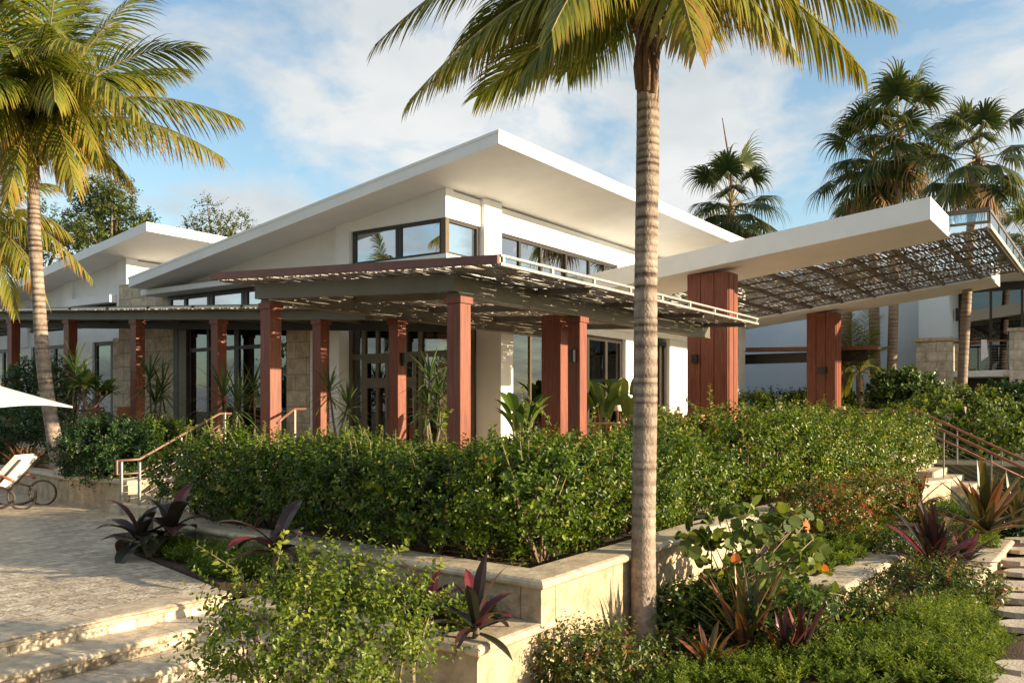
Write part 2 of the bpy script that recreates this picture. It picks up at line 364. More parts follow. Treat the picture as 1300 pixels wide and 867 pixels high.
class MB:
    """collects shapes in world coordinates; build() links them as ONE mesh object"""
    def __init__(s):
        s.v = []; s.f = []; s.t = []
    def add(s, verts, faces, tint=None):
        b = len(s.v)
        s.v += [tuple(q) for q in verts]
        s.f += [tuple(b + i for i in f) for f in faces]
        if tint is not None:
            s.t += list(tint) if hasattr(tint, '__len__') else [tint] * len(verts)
        return s
    def box(s, x0, x1, y0, y1, z0, z1):
        vs = [(x0, y0, z0), (x1, y0, z0), (x1, y1, z0), (x0, y1, z0), (x0, y0, z1), (x1, y0, z1), (x1, y1, z1), (x0, y1, z1)]
        return s.add(vs, [(0, 3, 2, 1), (4, 5, 6, 7), (0, 1, 5, 4), (1, 2, 6, 5), (2, 3, 7, 6), (3, 0, 4, 7)])
    def cbox(s, x0, x1, y0, y1, z0, z1, c=0.012):
        """box with chamfered vertical edges and top"""
        def ring(z, i):
            return [(x0 + i + c, y0 + i, z), (x1 - i - c, y0 + i, z), (x1 - i, y0 + i + c, z), (x1 - i, y1 - i - c, z),
                    (x1 - i - c, y1 - i, z), (x0 + i + c, y1 - i, z), (x0 + i, y1 - i - c, z), (x0 + i, y0 + i + c, z)]
        vs = ring(z0, 0) + ring(z1 - c, 0) + ring(z1, c)
        fs = [tuple(range(7, -1, -1)), tuple(range(16, 24))]
        for k in (0, 8):
            for i in range(8):
                j = (i + 1) % 8
                fs.append((k + i, k + j, k + 8 + j, k + 8 + i))
        return s.add(vs, fs)
    def prism(s, poly, axis, a0, a1):
        """poly of 2D points extruded along axis 'x','y' or 'z' from a0 to a1"""
        def mk(p, a):
            return {'x': (a, p[0], p[1]), 'y': (p[0], a, p[1]), 'z': (p[0], p[1], a)}[axis]
        n = len(poly)
        vs = [mk(p, a0) for p in poly] + [mk(p, a1) for p in poly]
        fs = [tuple(range(n - 1, -1, -1)), tuple(range(n, 2 * n))] + [(i, (i + 1) % n, n + (i + 1) % n, n + i) for i in range(n)]
        return s.add(vs, fs)
    def hexa(s, b4, t4):
        vs = list(b4) + list(t4)
        return s.add(vs, [(3, 2, 1, 0), (4, 5, 6, 7), (0, 1, 5, 4), (1, 2, 6, 5), (2, 3, 7, 6), (3, 0, 4, 7)])
    def tube(s, pts, rad, n=8, tints=None, caps=True):
        pts = [Vector(p) for p in pts]
        rad = rad if hasattr(rad, '__len__') else [rad] * len(pts)
        vs = []; fs = []; tt = []
        ref = None
        for i, p in enumerate(pts):
            d = (pts[min(i + 1, len(pts) - 1)] - pts[max(i - 1, 0)])
            d = d.normalized() if d.length > 1e-9 else Vector((0, 0, 1))
            if ref is None:
                ref = d.orthogonal().normalized()
            ref = (ref - d * ref.dot(d)).normalized()
            q = d.cross(ref)
            for k in range(n):
                a = 2 * math.pi * k / n
                vs.append(p + (ref * math.cos(a) + q * math.sin(a)) * rad[i])
                tt.append(tints[i] if tints else 0.0)
        for i in range(len(pts) - 1):
            for k in range(n):
                k2 = (k + 1) % n
                fs.append((i * n + k, i * n + k2, (i + 1) * n + k2, (i + 1) * n + k))
        if caps:
            fs.append(tuple(range(n - 1, -1, -1)))
            fs.append(tuple((len(pts) - 1) * n + k for k in range(n)))
        return s.add(vs, fs, tt if tints is not None else None)
    def lathe(s, c, prof, n=16):
        c = Vector(c)
        vs = [(c.x + r * math.cos(2 * math.pi * k / n), c.y + r * math.sin(2 * math.pi * k / n), c.z + z) for r, z in prof for k in range(n)]
        fs = [(i * n + k, i * n + (k + 1) % n, (i + 1) * n + (k + 1) % n, (i + 1) * n + k) for i in range(len(prof) - 1) for k in range(n)]
        fs.append(tuple(range(n - 1, -1, -1))); fs.append(tuple((len(prof) - 1) * n + k for k in range(n)))
        return s.add(vs, fs)
    def strip(s, pts, side, widths, tints, fold=0.0, nrm=None):
        """a strap leaf: rows of (left, mid, right) points with a folded midrib, ending in a point"""
        vs = []; tt = []
        n = len(pts)
        for i in range(n):
            w = widths[i] / 2
            p = pts[i]; sd = side[i] if isinstance(side, list) else side
            nn = nrm[i] if nrm else Vector((0, 0, 1))
            vs += [p - sd * w + nn * w * fold, p, p + sd * w + nn * w * fold]
            tt += [tints[i]] * 3
        fs = []
        for i in range(n - 1):
            a = i * 3; b = a + 3
            fs += [(a, a + 1, b + 1, b), (a + 1, a + 2, b + 2, b + 1)]
        return s.add(vs, fs, tt)
    def build(s, name, m, parent=None, smooth=False, local=False):
        me = bpy.data.meshes.new(name)
        off = Vector((0, 0, 0)) if local or parent is None else world_loc(parent)
        va = np.array(s.v, dtype=np.float64) - np.array(off)
        me.from_pydata([tuple(q) for q in va], [], s.f)
        if s.t and len(s.t) == len(s.v):
            a = me.attributes.new('tint', 'FLOAT', 'POINT')
            a.data.foreach_set('value', np.array(s.t, dtype=np.float32))
        if smooth:
            me.polygons.foreach_set('use_smooth', [True] * len(me.polygons))
        me.update()
        return mesh_obj(name, me, m, parent)

def copy_tree(o, loc, rz=0.0, scale=1.0, label=None, parent=None):
    c = o.copy()
    COL.objects.link(c)
    if parent is not None:
        c.parent = parent
    else:
        c.location = loc
        c.rotation_euler = (0, 0, rz)
        c.scale = (scale, scale, scale)
        if label: c['label'] = label
    for ch in list(o.children):
        copy_tree(ch, None, parent=c)
    return c

def nrmz(a):
    return a / np.maximum(np.linalg.norm(a, axis=1, keepdims=True), 1e-9)

def leaf_mesh(name, base, adir, nor, length, width, tints, m, parent=None, origin=None, fold=0.22, round_=False, curl=0.12):
    """many separate leaves as one foliage mesh: six-sided blades folded at the midrib"""
    base = np.asarray(base, float); adir = nrmz(np.asarray(adir, float)); nor = np.asarray(nor, float)
    nor = nrmz(nor - adir * np.sum(adir * nor, axis=1, keepdims=True))
    sd = np.cross(adir, nor)
    n = len(base)
    l = np.asarray(length).reshape(-1, 1); w = np.asarray(width).reshape(-1, 1) / 2
    off = np.array(origin if origin is not None else (world_loc(parent) if parent is not None else (0, 0, 0)))
    base = base - off
    f1, f2, w1, w2 = (0.22, 0.78, 0.92, 0.92) if round_ else (0.28, 0.66, 0.9, 0.8)
    V = np.empty((n, 6, 3))
    V[:, 0] = base
    V[:, 1] = base + adir * l * f1 + sd * w * w1 + nor * w * fold
    V[:, 2] = base + adir * l * f2 + sd * w * w2 + nor * (w * fold - l * curl * 0.4)
    V[:, 3] = base + adir * l - nor * l * curl
    V[:, 4] = base + adir * l * f2 - sd * w * w2 + nor * (w * fold - l * curl * 0.4)
    V[:, 5] = base + adir * l * f1 - sd * w * w1 + nor * w * fold
    if round_:
        fr = (0.0, .06, .34, .70, 1.0); wf = (0.0, .62, 1.0, .88, 0.0)
        V8 = np.empty((n, 8, 3))
        for i in range(5):
            c_ = base + adir * l * fr[i] - nor * l * curl * (fr[i] ** 2)
            if i in (0, 4): V8[:, 0 if i == 0 else 4] = c_
            else:
                V8[:, i] = c_ + sd * w * wf[i] + nor * w * fold * wf[i]
                V8[:, 8 - i] = c_ - sd * w * wf[i] + nor * w * fold * wf[i]
        vs = V8.reshape(-1, 3)
        fs = [f for i in range(n) for f in ((8 * i, 8 * i + 1, 8 * i + 2, 8 * i + 3, 8 * i + 4), (8 * i, 8 * i + 4, 8 * i + 5, 8 * i + 6, 8 * i + 7))]
        me = bpy.data.meshes.new(name)
        me.from_pydata([tuple(q) for q in vs], [], fs)
        a = me.attributes.new('tint', 'FLOAT', 'POINT')
        a.data.foreach_set('value', np.repeat(np.asarray(tints, dtype=np.float32), 8))
        me.update()
        return mesh_obj(name, me, m, parent)
    me = bpy.data.meshes.new(name)
    me.vertices.add(n * 6)
    me.vertices.foreach_set('co', V.reshape(-1).astype(np.float32))
    idx = np.arange(n).reshape(-1, 1) * 6
    quads = np.concatenate([idx + 0, idx + 1, idx + 2, idx + 3, idx + 0, idx + 3, idx + 4, idx + 5], axis=1).reshape(-1)
    me.loops.add(n * 8)
    me.loops.foreach_set('vertex_index', quads.astype(np.int32))
    me.polygons.add(n * 2)
    me.polygons.foreach_set('loop_start', (np.arange(n * 2) * 4).astype(np.int32))
    a = me.attributes.new('tint', 'FLOAT', 'POINT')
    a.data.foreach_set('value', np.repeat(np.asarray(tints, dtype=np.float32), 6))
    me.update(calc_edges=True)
    return mesh_obj(name, me, m, parent)

def blob_surface(blobs, n, r0=0.8, r1=1.05, lump=1.0):
    """points on a union of ellipsoids (cx,cy,cz,rx,ry,rz), with outward normals; points buried in a neighbour are dropped"""
    B = np.array(blobs, float)
    area = (B[:, 3] * B[:, 4] + B[:, 4] * B[:, 5] + B[:, 3] * B[:, 5])
    k = rng.choice(len(B), size=n, p=area / area.sum())
    d = nrmz(rng.normal(size=(n, 3)))
    s = rng.uniform(r0, r1, size=(n, 1))
    p = B[k, :3] + d * B[k, 3:6] * s
    g = p / np.maximum(B[k, 3:6].mean(1, keepdims=True), .05)
    nz = np.sin(g[:, 0] * 4.1 + 1.3 * np.sin(g[:, 2] * 3.1)) * np.sin(g[:, 1] * 3.7 + 1.7 * np.sin(g[:, 0] * 2.3)) + .6 * np.sin(g[:, 2] * 5.3 + 2.1 * np.sin(g[:, 1] * 2.9))
    p = p + d * (B[k, 3:6] * (.11 * lump) * nz[:, None])
    nn = nrmz(d / B[k, 3:6])
    keep = nz + rng.normal(0, .5, n) > -0.9 * (1 if lump else 99)
    for i in range(len(B)):
        q = (p - B[i, :3]) / B[i, 3:6]
        ins = (np.sum(q * q, axis=1) < 0.5) & (k != i)
        keep &= ~ins
    return p[keep], nn[keep]

def twig_leaves(p, nn, per, tl, ll, lw, up=0.5, jit=0.5, tint_mu=0.45, tint_sd=0.22, spread=0.85):
    """grow a leafy twig at every point; returns leaf arrays"""
    n = len(p)
    D = nrmz(nn + rng.normal(scale=jit, size=(n, 3)) + np.array([0, 0, up]))
    Lt = rng.uniform(tl * 0.6, tl * 1.4, size=n)
    a0 = rng.uniform(0, 6.28, size=n)
    tw = rng.normal(0, tint_sd * 0.6, size=n)
    x = nrmz(np.cross(D, rng.normal(size=(n, 3)))); y = np.cross(D, x)
    bs, ad, no, le, wi, ti = [], [], [], [], [], []
    for j in range(per):
        t = (j + rng.uniform(0.2, 0.9, size=n)) / per
        ang = a0 + j * 2.4 + rng.normal(0, 0.3, size=n)
        sd = x * np.cos(ang)[:, None] + y * np.sin(ang)[:, None]
        A = nrmz(D * rng.uniform(0.35, 0.75, size=(n, 1)) + sd * spread)
        bs.append(p + D * (Lt * t)[:, None]); ad.append(A); no.append(D + rng.normal(scale=0.25, size=(n, 3)))
        sc = rng.uniform(0.7, 1.2, size=n) * (1.0 - 0.35 * t)
        le.append(ll * sc); wi.append(lw * sc)
        ti.append(np.clip(tint_mu + tw + 0.28 * (t - 0.5) + rng.normal(0, tint_sd * 0.6, size=n), 0, 1))
    return [np.concatenate(q) for q in (bs, ad, no, le, wi, ti)]
# @@SETTING
# ================================================================== THE SETTING
def struct(o):
    o['kind'] = 'structure'
    return o
DECK = 0.68
# ground sheet with a gentle unevenness near the camera
struct(MB().add([(-900, -900, -0.62), (900, -900, -0.62), (900, 900, -0.62), (-900, 900, -0.62)], [(0, 1, 2, 3)]).build('ground', M['ground']))
bed = MB()
gx, gy = np.linspace(4.0, 30.0, 53), np.linspace(-7.0, 4.2, 29)
for j, yy in enumerate(gy):
    for i, xx in enumerate(gx):
        z = -0.56 + 0.05 * math.sin(xx * 2.1 + yy) * math.cos(yy * 1.7) + max(0, (xx - 15) * 0.025)
        bed.v.append((xx, yy, z))
nx = len(gx)
for j in range(len(gy) - 1):
    for i in range(nx - 1):
        bed.f.append((j * nx + i, j * nx + i + 1, (j + 1) * nx + i + 1, (j + 1) * nx + i))
struct(bed.build('garden_bed', M['soil'], smooth=True))

# lower terrace: one thick slab whose right edge runs along the planting bed
TY = 6.86
terr = MB().prism([(-14, TY), (5.36, TY), (6.22, 9.9), (7.2, 11.4), (8.75, 11.4), (8.75, 14.0), (9.0, 16.5), (9.4, 18.6), (9.8, 26), (9.9, 34), (-14, 34)], 'z', -0.6, 0.0)
struct(terr.build('terrace', M['pave']))
# descending steps with rounded nosings
for k in range(4):
    y1 = TY - 0.415 * k; zt = -0.13 * k
    if k:
        st = MB().box(-14, 5.36, y1, y1 + 0.6, zt - 0.13, zt - 0.001)
        struct(st.build('step', M['pave']))
    n = MB()
    prof = [(0.34, 0.004), (0.02, 0.004), (-0.015, -0.004), (-0.032, -0.025), (-0.026, -0.05), (0.0, -0.062), (0.05, -0.062), (0.05, -0.02), (0.34, -0.02)]
    n.prism([(y1 + a, zt + b) for a, b in prof], 'x', -14, 5.36)
    struct(n.build('step_nosing', M['nose']))
    r = MB().box(-14, 5.355, y1 + 0.004, y1 + 0.05, zt - 0.135, zt - 0.062)
    struct(r.build('step_riser', M['riser']))
struct(MB().box(-14, 5.36, -8, TY - 0.415 * 3 + 0.05, -0.6, -0.52).build('lower_paving', M['pave']))

# bed between the terrace and the left arm of the planter wall
struct(MB().prism([(5.55, 4.2), (6.3, 4.2), (6.6, 6.85), (5.55, 6.85)], 'z', -0.6, -0.085).build('planting_bed', M['soil']))
struct(MB().prism([(5.7, 6.9), (6.6, 6.9), (7.2, 11.3), (6.9, 11.3), (6.24, 9.86), (5.5, 7.2)], 'z', -0.1, 0.02).build('planting_bed', M['soil']))
# soil of the raised planter
struct(MB().prism([(6.4, 4.2), (10.7, 4.3), (13.5, 4.2), (17.4, 3.7), (20.1, 3.15), (20.1, 4.4), (18.4, 4.4), (18.4, 7.4), (10.1, 7.4), (10.1, 11.4), (7.5, 11.4), (6.9, 9.5)], 'z', -0.5, 0.2).build('planter_soil', M['soil']))
struct(MB().prism([(9.1, 14.0), (13.2, 14.0), (13.2, 40), (10.3, 40), (9.95, 26), (9.6, 18.6), (9.4, 17.3), (9.12, 16.3)], 'z', -0.5, 0.44).build('planter_soil', M['soil']))
struct(MB().prism([(10.0, 2.65), (18.5, 2.75), (18.5, 4.2), (10.0, 4.2)], 'z', -0.6, -0.27).build('planter_soil', M['soil']))
struct(MB().prism([(22.4, -1.0), (44, -6.0), (60, -6), (60, 24), (38.5, 24), (38.5, 6.5), (22.4, 6.5)], 'z', -0.6, 0.45).build('rear_garden', M['ground']))
# raised dining deck
dk = MB().prism([(10.1, 7.4), (22.4, 7.4), (38.4, 6.5), (38.4, 13.7), (38.4, 26), (17.0, 27), (17, 48), (13.2, 48), (13.2, 13.95), (10.1, 13.95)], 'z', -0.5, DECK)
struct(dk.build('deck', M['tile']))
# left stair up to the deck
for k in range(5):
    struct(MB().cbox(8.42 + 0.38 * k, 10.1, 11.42, 13.9, 0.001 + 0.136 * k, 0.136 * (k + 1)).build('stair_step', M['cap']))
# right stair down from the deck
for k in range(8):
    y1 = 4.0 - 0.33 * k
    struct(MB().cbox(20.5, 23.0, y1 - 0.33, y1 - 0.001, -0.62, DECK - 0.145 * (k + 1)).build('stair_step', M['cap']))
struct(MB().box(18.5, 23.1, 4.0, 7.4, -0.5, DECK).build('stair_landing', M['tile']))
# flagstone path base
struct(MB().prism([(9.2, 0.3), (10.2, 0.1), (14.5, 0.35), (19.7, 1.0), (22.4, 1.1), (22.4, -1.2), (17, -2.6), (11.0, -3.2), (6.5, -4), (6.5, -1.0)], 'z', -0.60, -0.47).build('path', M['gravel']))

# ------------------------------------------------------------------ retaining walls (mitred sweeps)
def sweep(path, sec):
    """closed section [(inward offset, z)] swept along a polyline; inside is on the left of travel"""
    mb = MB()
    pts = [Vector((p[0], p[1])) for p in path]
    rings = []
    for i, p in enumerate(pts):
        d0 = (pts[i] - pts[i - 1]).normalized() if i > 0 else None
        d1 = (pts[i + 1] - pts[i]).normalized() if i < len(pts) - 1 else None
        d0 = d0 or d1; d1 = d1 or d0
        n0 = Vector((-d0.y, d0.x)); n1 = Vector((-d1.y, d1.x))
        m = (n0 + n1).normalized(); m = m / max(0.35, m.dot(n0))
        rings.append([(p.x + m.x * o, p.y + m.y * o, z) for o, z in sec])
    n = len(sec)
    for r in rings: mb.v += r
    for i in range(len(rings) - 1):
        for k in range(n):
            k2 = (k + 1) % n
            mb.f.append((i * n + k, i * n + k2, (i + 1) * n + k2, (i + 1) * n + k))
    mb.f.append(tuple(range(n - 1, -1, -1))); mb.f.append(tuple((len(rings) - 1) * n + k for k in range(n)))
    return mb
def densify(path, step=0.6, amp=0.006):
    o = []
    for a, b in zip(path[:-1], path[1:]):
        k = max(1, int((Vector(b) - Vector(a)).length / step))
        for i in range(k):
            t = i / k
            j = amp if i else 0
            o.append((a[0] + (b[0] - a[0]) * t + rnd.uniform(-j, j), a[1] + (b[1] - a[1]) * t + rnd.uniform(-j, j)))
    return o + [path[-1]]
def retaining_wall(label, path, ztop, zbot, width=0.38):
    w = thing('retaining_wall', label, 'garden wall', (path[0][0], path[0][1], zbot))
    path = densify(path)
    sweep(path, [(0.0, zbot), (0.0, ztop - 0.085), (width, ztop - 0.085), (width, zbot)]).build('wall_body', M['wall'], w)
    t = ztop
    sec = [(0.01, t - 0.083), (-0.03, t - 0.078), (-0.052, t - 0.058), (-0.056, t - 0.036), (-0.04, t - 0.012), (-0.008, t),
           (width - 0.02, t), (width + 0.02, t - 0.015), (width + 0.03, t - 0.045), (width + 0.015, t - 0.083)]
    sweep(path, sec).build('coping', M['cap'], w, smooth=False)
    return w
retaining_wall('tall pale travertine planter wall with rounded coping below the clipped hedge', [(7.7, 11.35), (7.25, 10.9), (6.76, 9.5), (6.2, 3.97), (10.7, 4.12), (13.5, 4.0), (17.4, 3.5), (20.1, 2.95)], 0.3, -0.62)
lw = retaining_wall('low travertine planter box in front of the tall wall corner, lowest at the bottom', [(5.36, 6.8), (5.36, 4.0), (6.4, 4.0)], -0.06, -0.62, 0.30)
retaining_wall('stepped stone wall with fern on top between round leaved shrub and dark strap plants', [(9.9, 4.1), (9.9, 2.5), (13.2, 2.45), (13.6, 2.6), (14.1, 3.2)], -0.19, -0.62, 0.42)
retaining_wall('low curved travertine wall behind the lounge chair under the left palm', [(9.7, 26), (9.35, 18.6), (9.12, 17.3), (8.86, 16.3), (8.8, 13.95), (9.6, 13.93)], 0.5, -0.1, 0.34)
retaining_wall('short pale kerb wall beside the flagstone path at the right edge', [tuple(P(1238, 738, z=-.4))[:2], tuple(P(1262, 712, z=-.4))[:2], tuple(P(1283, 688, z=-.4))[:2]], -0.36, -0.62, 0.3)

# path flagstones, each its own slab
for k, (u, v, w) in enumerate([(1297, 697, .5), (1302, 711, .5), (1300, 725, .5), (1296, 741, .5), (1294, 757, .5), (1293, 775, .5), (1304, 792, .5), (1265, 864, .45), (1299, 846, .45), (1296, 684, .5)]):
    c = P(u, v, z=-0.45)
    d = Vector((c.x - 8, c.y - 2.4)).normalized()
    ro = rnd.uniform(-.22, .22); w *= rnd.uniform(.75, 1.05); c = c + Vector((_s, -_c, 0)) * rnd.uniform(-.04, .08)
    ax = Vector((_s, -_c)) * math.cos(ro) + Vector((_c, _s)) * math.sin(ro); ay = Vector((_c, _s)) * math.cos(ro) - Vector((_s, -_c)) * math.sin(ro)
    pts = []
    for i in range(12):
        a = 2 * math.pi * i / 12
        rr = 1 + rnd.uniform(-0.09, 0.09)
        ca, sa = math.cos(a), math.sin(a)
        ex = math.copysign(abs(ca) ** 1.0, ca) * w * 0.66 * rr; ey = math.copysign(abs(sa) ** 0.85, sa) * 0.185 * rr
        q = ax * ex + ay * ey
        pts.append((q.x, q.y))
    mb = MB().prism([(c.x + p[0], c.y + p[1]) for p in pts], 'z', -0.5, -0.443 + 0.003 * rnd.random())
    o = thing('stepping_stone', ['pale flat stepping stone %s' % q for q in (
        'second from the far end of the right path', 'third from the far end of the right path', 'fourth from the far end of the right path', 'fifth along the right path from its far end',
        'sixth along the right path from its far end', 'seventh along the path, by the trailing fern', 'partly covered by shade nearest the fern bank',
        'at the bottom edge right of the fern', 'cut by the right edge of the photo near the bottom', 'farthest along the right path beside the kerb')][k], 'stepping stone', (c.x, c.y, -0.5), 'stepping stones of the right path')
    mb.build('slab', M['flag'], o)

# ================================================================== BUILDINGS
def sloped_roof(mb, x0, x1, y0, z0, y1, z1, th):
    mb.prism([(y0, z0 - th), (y1, z1 - th), (y1, z1), (y0, z0)], 'x', x0, x1)

def window_x(b, x, y0, y1, z0, z1, mull, gl, fr=0.07, fm='bronze', depth=0.1, transom=()):
    """window in a plane of constant x: frame part with its pane as sub-part"""
    f = MB()
    f.box(x - 0.02, x + depth, y0, y1, z0, z0 + fr); f.box(x - 0.02, x + depth, y0, y1, z1 - fr, z1)
    for yy in [y0 + fr / 2, y1 - fr / 2] + list(mull):
        f.box(x - 0.015, x + depth - 0.01, yy - fr / 2, yy + fr / 2, z0 + fr, z1 - fr)
    for zz in transom:
        f.box(x - 0.011, x + depth - 0.015, y0 + fr, y1 - fr, zz - fr / 2, zz + fr / 2)
    w = f.build('window', M[fm], b)
    MB().box(x + 0.03, x + 0.045, y0 + 0.01, y1 - 0.01, z0 + 0.01, z1 - 0.01).build('pane', M[gl], w)
def window_y(b, y, x0, x1, z0, z1, mull, gl, fr=0.07, fm='bronze', depth=0.1, transom=()):
    f = MB()
    f.box(x0, x1, y - 0.02, y + depth, z0, z0 + fr); f.box(x0, x1, y - 0.02, y + depth, z1 - fr, z1)
    for xx in [x0 + fr / 2, x1 - fr / 2] + list(mull):
        f.box(xx - fr / 2, xx + fr / 2, y - 0.015, y + depth - 0.01, z0 + fr, z1 - fr)
    for zz in transom:
        f.box(x0 + fr, x1 - fr, y - 0.011, y + depth - 0.015, zz - fr / 2, zz + fr / 2)
    w = f.build('window', M[fm], b)
    MB().box(x0 + 0.01, x1 - 0.01, y + 0.03, y + 0.045, z0 + 0.01, z1 - 0.01).build('pane', M[gl], w)

# ---- main pavilion
XW, YW = 17.2, 13.8
def rz(y): return 7.84 - 0.148 * (y - 11.35)          # top of the main roof
SOF = 0.30
mb_ = thing('pavilion', 'large white pavilion with rising white roof and corner clerestory windows', 'building', (XW, YW, 0.0))
r = MB(); sloped_roof(r, 16.0, 33.5, 11.35, rz(11.35), 25.35, rz(25.35), SOF)
rf_ = r.build('roof', M['white'], mb_)
fl = MB()
for x0, x1 in ((15.985, 16.06), (33.44, 33.515)):
    fl.prism([(11.335, rz(11.335) - .05), (25.365, rz(25.365) - .05), (25.365, rz(25.365) + .012), (11.335, rz(11.335) + .012)], 'x', x0, x1)
fl.prism([(11.335, rz(11.335) - .05), (11.41, rz(11.41) - .05), (11.41, rz(11.41) + .012), (11.335, rz(11.335) + .012)], 'x', 16.061, 33.439)
fl.build('flashing', M['alu2'], rf_)
# upper wall towards the terrace (plane x = XW): sloping top under the soffit
def up_x(x0, x1, y0, y1, z0, inset=0.004):
    return MB().prism([(y0, z0), (y1, z0), (y1, rz(y1) - SOF - inset), (y0, rz(y0) - SOF - inset)], 'x', x0, x1)
T = 0.3
wl = up_x(XW, XW + T, 13.8, 17.05, 6.44)                                    # over the corner window
wl.box(XW, XW + T, 13.8, 17.05, 4.45, 5.52)                                 # below it
up = up_x(XW + 0.05, XW + T, 17.55, 25.2, 5.62)
up.box(XW + 0.05, XW + T, 17.55, 20.3, 4.45, 5.62)
up.build('wall', M['siding'], mb_)
wl.box(XW + T, 18.66, YW, YW + T, 4.45, 5.52)
wl.box(XW + T, 18.66, YW, YW + T, 6.44, rz(YW + T) - SOF - 0.004)
wl.build('bay_wall', M['white'], mb_)
up_x(XW - 0.06, XW + 0.4, 17.05, 17.55, 4.4).build('pier', M['white'], mb_)
# roof-side pier at the right of the bay and the wall beyond it
MB().box(18.66, 19.42, YW - 0.12, YW + 0.45, 4.45, rz(YW - 0.12) - SOF - 0.02).build('pier', M['white'], mb_)
uy = MB().box(19.42, 38.3, YW + 0.03, YW + T, 6.46, 7.12); uy.box(19.42, 38.3, YW + 0.03, YW + T, 4.3, 5.55)
uy.box(26.3, 38.3, YW + 0.031, YW + T - 0.001, 5.55, 6.46)
uy.build('wall', M['white'], mb_)
# sills and clerestory glazing
MB().box(XW - 0.10, XW + 0.02, 13.7, 17.05, 5.42, 5.525).build('sill', M['white'], mb_)
MB().box(XW + 0.02, 18.6, YW - 0.10, YW + 0.02, 5.42, 5.525).build('sill', M['white'], mb_)
window_x(mb_, XW + 0.06, 13.95, 17.0, 5.53, 6.44, [15.35, 15.45], 'glass_hi', 0.085)
window_y(mb_, YW + 0.06, 17.28, 18.62, 5.53, 6.44, [], 'glass_hi', 0.085)
MB().box(XW + 0.02, XW + 0.16, YW + 0.02, YW + 0.16, 5.525, 6.44).build('corner_post', M['bronze2'], mb_)
window_y(mb_, YW + 0.10, 19.46, 26.3, 5.555, 6.455, [20.6, 21.7, 23.1, 24.5, 25.5], 'glass_hi', 0.09)
# thin sunshade slab and low clerestory on the left
MB().box(XW - 0.62, XW + 0.1, 20.35, 25.6, 5.30, 5.46).build('sunshade', M['white'], mb_)
window_x(mb_, XW + 0.08, 20.36, 25.15, 4.5, 5.3, [21.4, 21.55, 23.0, 23.15, 24.3], 'glass_hi', 0.12)
MB().box(XW + 0.12, XW + 0.5, 25.1, 28.0, 0.68, 5.9).build('stone_wall', M['clad_x'], mb_)
# ground floor towards the terrace
MB().box(XW + 0.02, XW + 0.5, 17.5, 18.62, DECK, 4.44).build('pier', M['white'], mb_)
MB().box(XW + 0.0, XW + 0.5, 18.63, 19.55, DECK, 4.43).build('stone_wall', M['clad_x'], mb_)
window_x(mb_, XW + 0.1, 19.56, 24.15, DECK, 4.3, [20.6, 21.8, 21.9, 23.2], 'glass', 0.11, transom=(3.55,))
MB().box(XW + 0.0, XW + 0.4, 24.16, 24.55, DECK, 4.42).build('reveal', M['bronze2'], mb_)
MB().box(XW - 0.01, XW + 0.45, 24.56, 24.8, DECK, 4.42).build('post', M['bronze'], mb_)
MB().box(XW + 0.0, XW + 0.5, 24.81, 25.09, DECK, 4.43).build('stone_wall', M['clad_x'], mb_)
MB().box(XW - 0.06, XW + 0.3, 17.1, 25.0, 4.31, 4.44).build('lintel', M['bronze'], mb_)
# entrance doors under the corner
dr = MB()
for yy, w in ((13.95, .12), (14.95, .14), (15.45, .1), (16.45, .1), (16.95, .14), (17.42, .12)):
    dr.box(XW + 0.38, XW + 0.5, yy - w / 2, yy + w / 2, DECK, 3.95)
for z0, z1 in ((3.84, 3.98), (3.05, 3.2), (DECK, DECK + .05)):
    dr.box(XW + 0.385, XW + 0.49, 13.9, 17.48, z0, z1)
d0 = dr.build('door_frame', M['bronze2'], mb_)
MB().box(XW + 0.43, XW + 0.45, 13.9, 17.48, DECK + .05, 3.9).build('pane', M['glass'], d0)
for yy in (15.05, 16.0):
    lf = MB()
    for a in (yy, yy + 0.78): lf.box(XW + 0.34, XW + 0.384, a, a + 0.12, DECK + .05, 3.05)
    for z0 in (DECK + .05, 2.28, 2.94): lf.box(XW + 0.342, XW + 0.382, yy + .12, yy + .78, z0, z0 + (0.26 if z0 == 2.28 else 0.11))
    df = lf.build('door', M['bronze2'], mb_)
    MB().box(XW + 0.31, XW + 0.335, yy + 0.05, yy + 0.08, 1.5, 2.0).build('handle', M['steel'], df)
MB().box(XW + 0.36, XW + 0.6, 13.85, 17.49, 3.985, 4.445).build('door_header', M['bronze'], mb_)
MB().box(XW + 0.62, 19.46, YW + 0.78, YW + 0.93, DECK, 4.44).build('return_wall', M['bronze2'], mb_)
# white pier by the corner, then glazing along the dining deck
MB().cbox(19.45, 20.02, 13.72, 14.55, DECK, 4.29, 0.008).build('pier', M['white'], mb_)
window_y(mb_, YW + 0.2, 20.03, 23.0, DECK, 4.2, [21.3], 'glass', 0.06, 'bronze2')
window_y(mb_, YW + 0.2, 23.05, 26.9, DECK, 4.06, [24.6, 25.8], 'glass', 0.14, 'bronze')
MB().box(23.02, 26.9, YW + 0.04, YW + 0.5, 4.06, 4.29).box(26.9, 28.2, YW + 0.041, YW + 0.499, DECK, 4.29).build('wall', M['white'], mb_)
window_y(mb_, YW + 0.2, 28.2, 30.4, DECK, 4.2, [29.9], 'glass', 0.14, 'bronze')
MB().box(30.4, 33.2, YW + 0.04, YW + 0.5, DECK, 4.29).build('wall', M['siding'], mb_)
MB().box(36.6, 38.3, YW + 0.042, YW + 0.5, DECK, 4.29).build('wall', M['siding'], mb_)
window_y(mb_, YW + 0.2, 33.2, 36.6, DECK, 4.2, [34.8], 'glass', 0.14, 'bronze')
cu = MB()
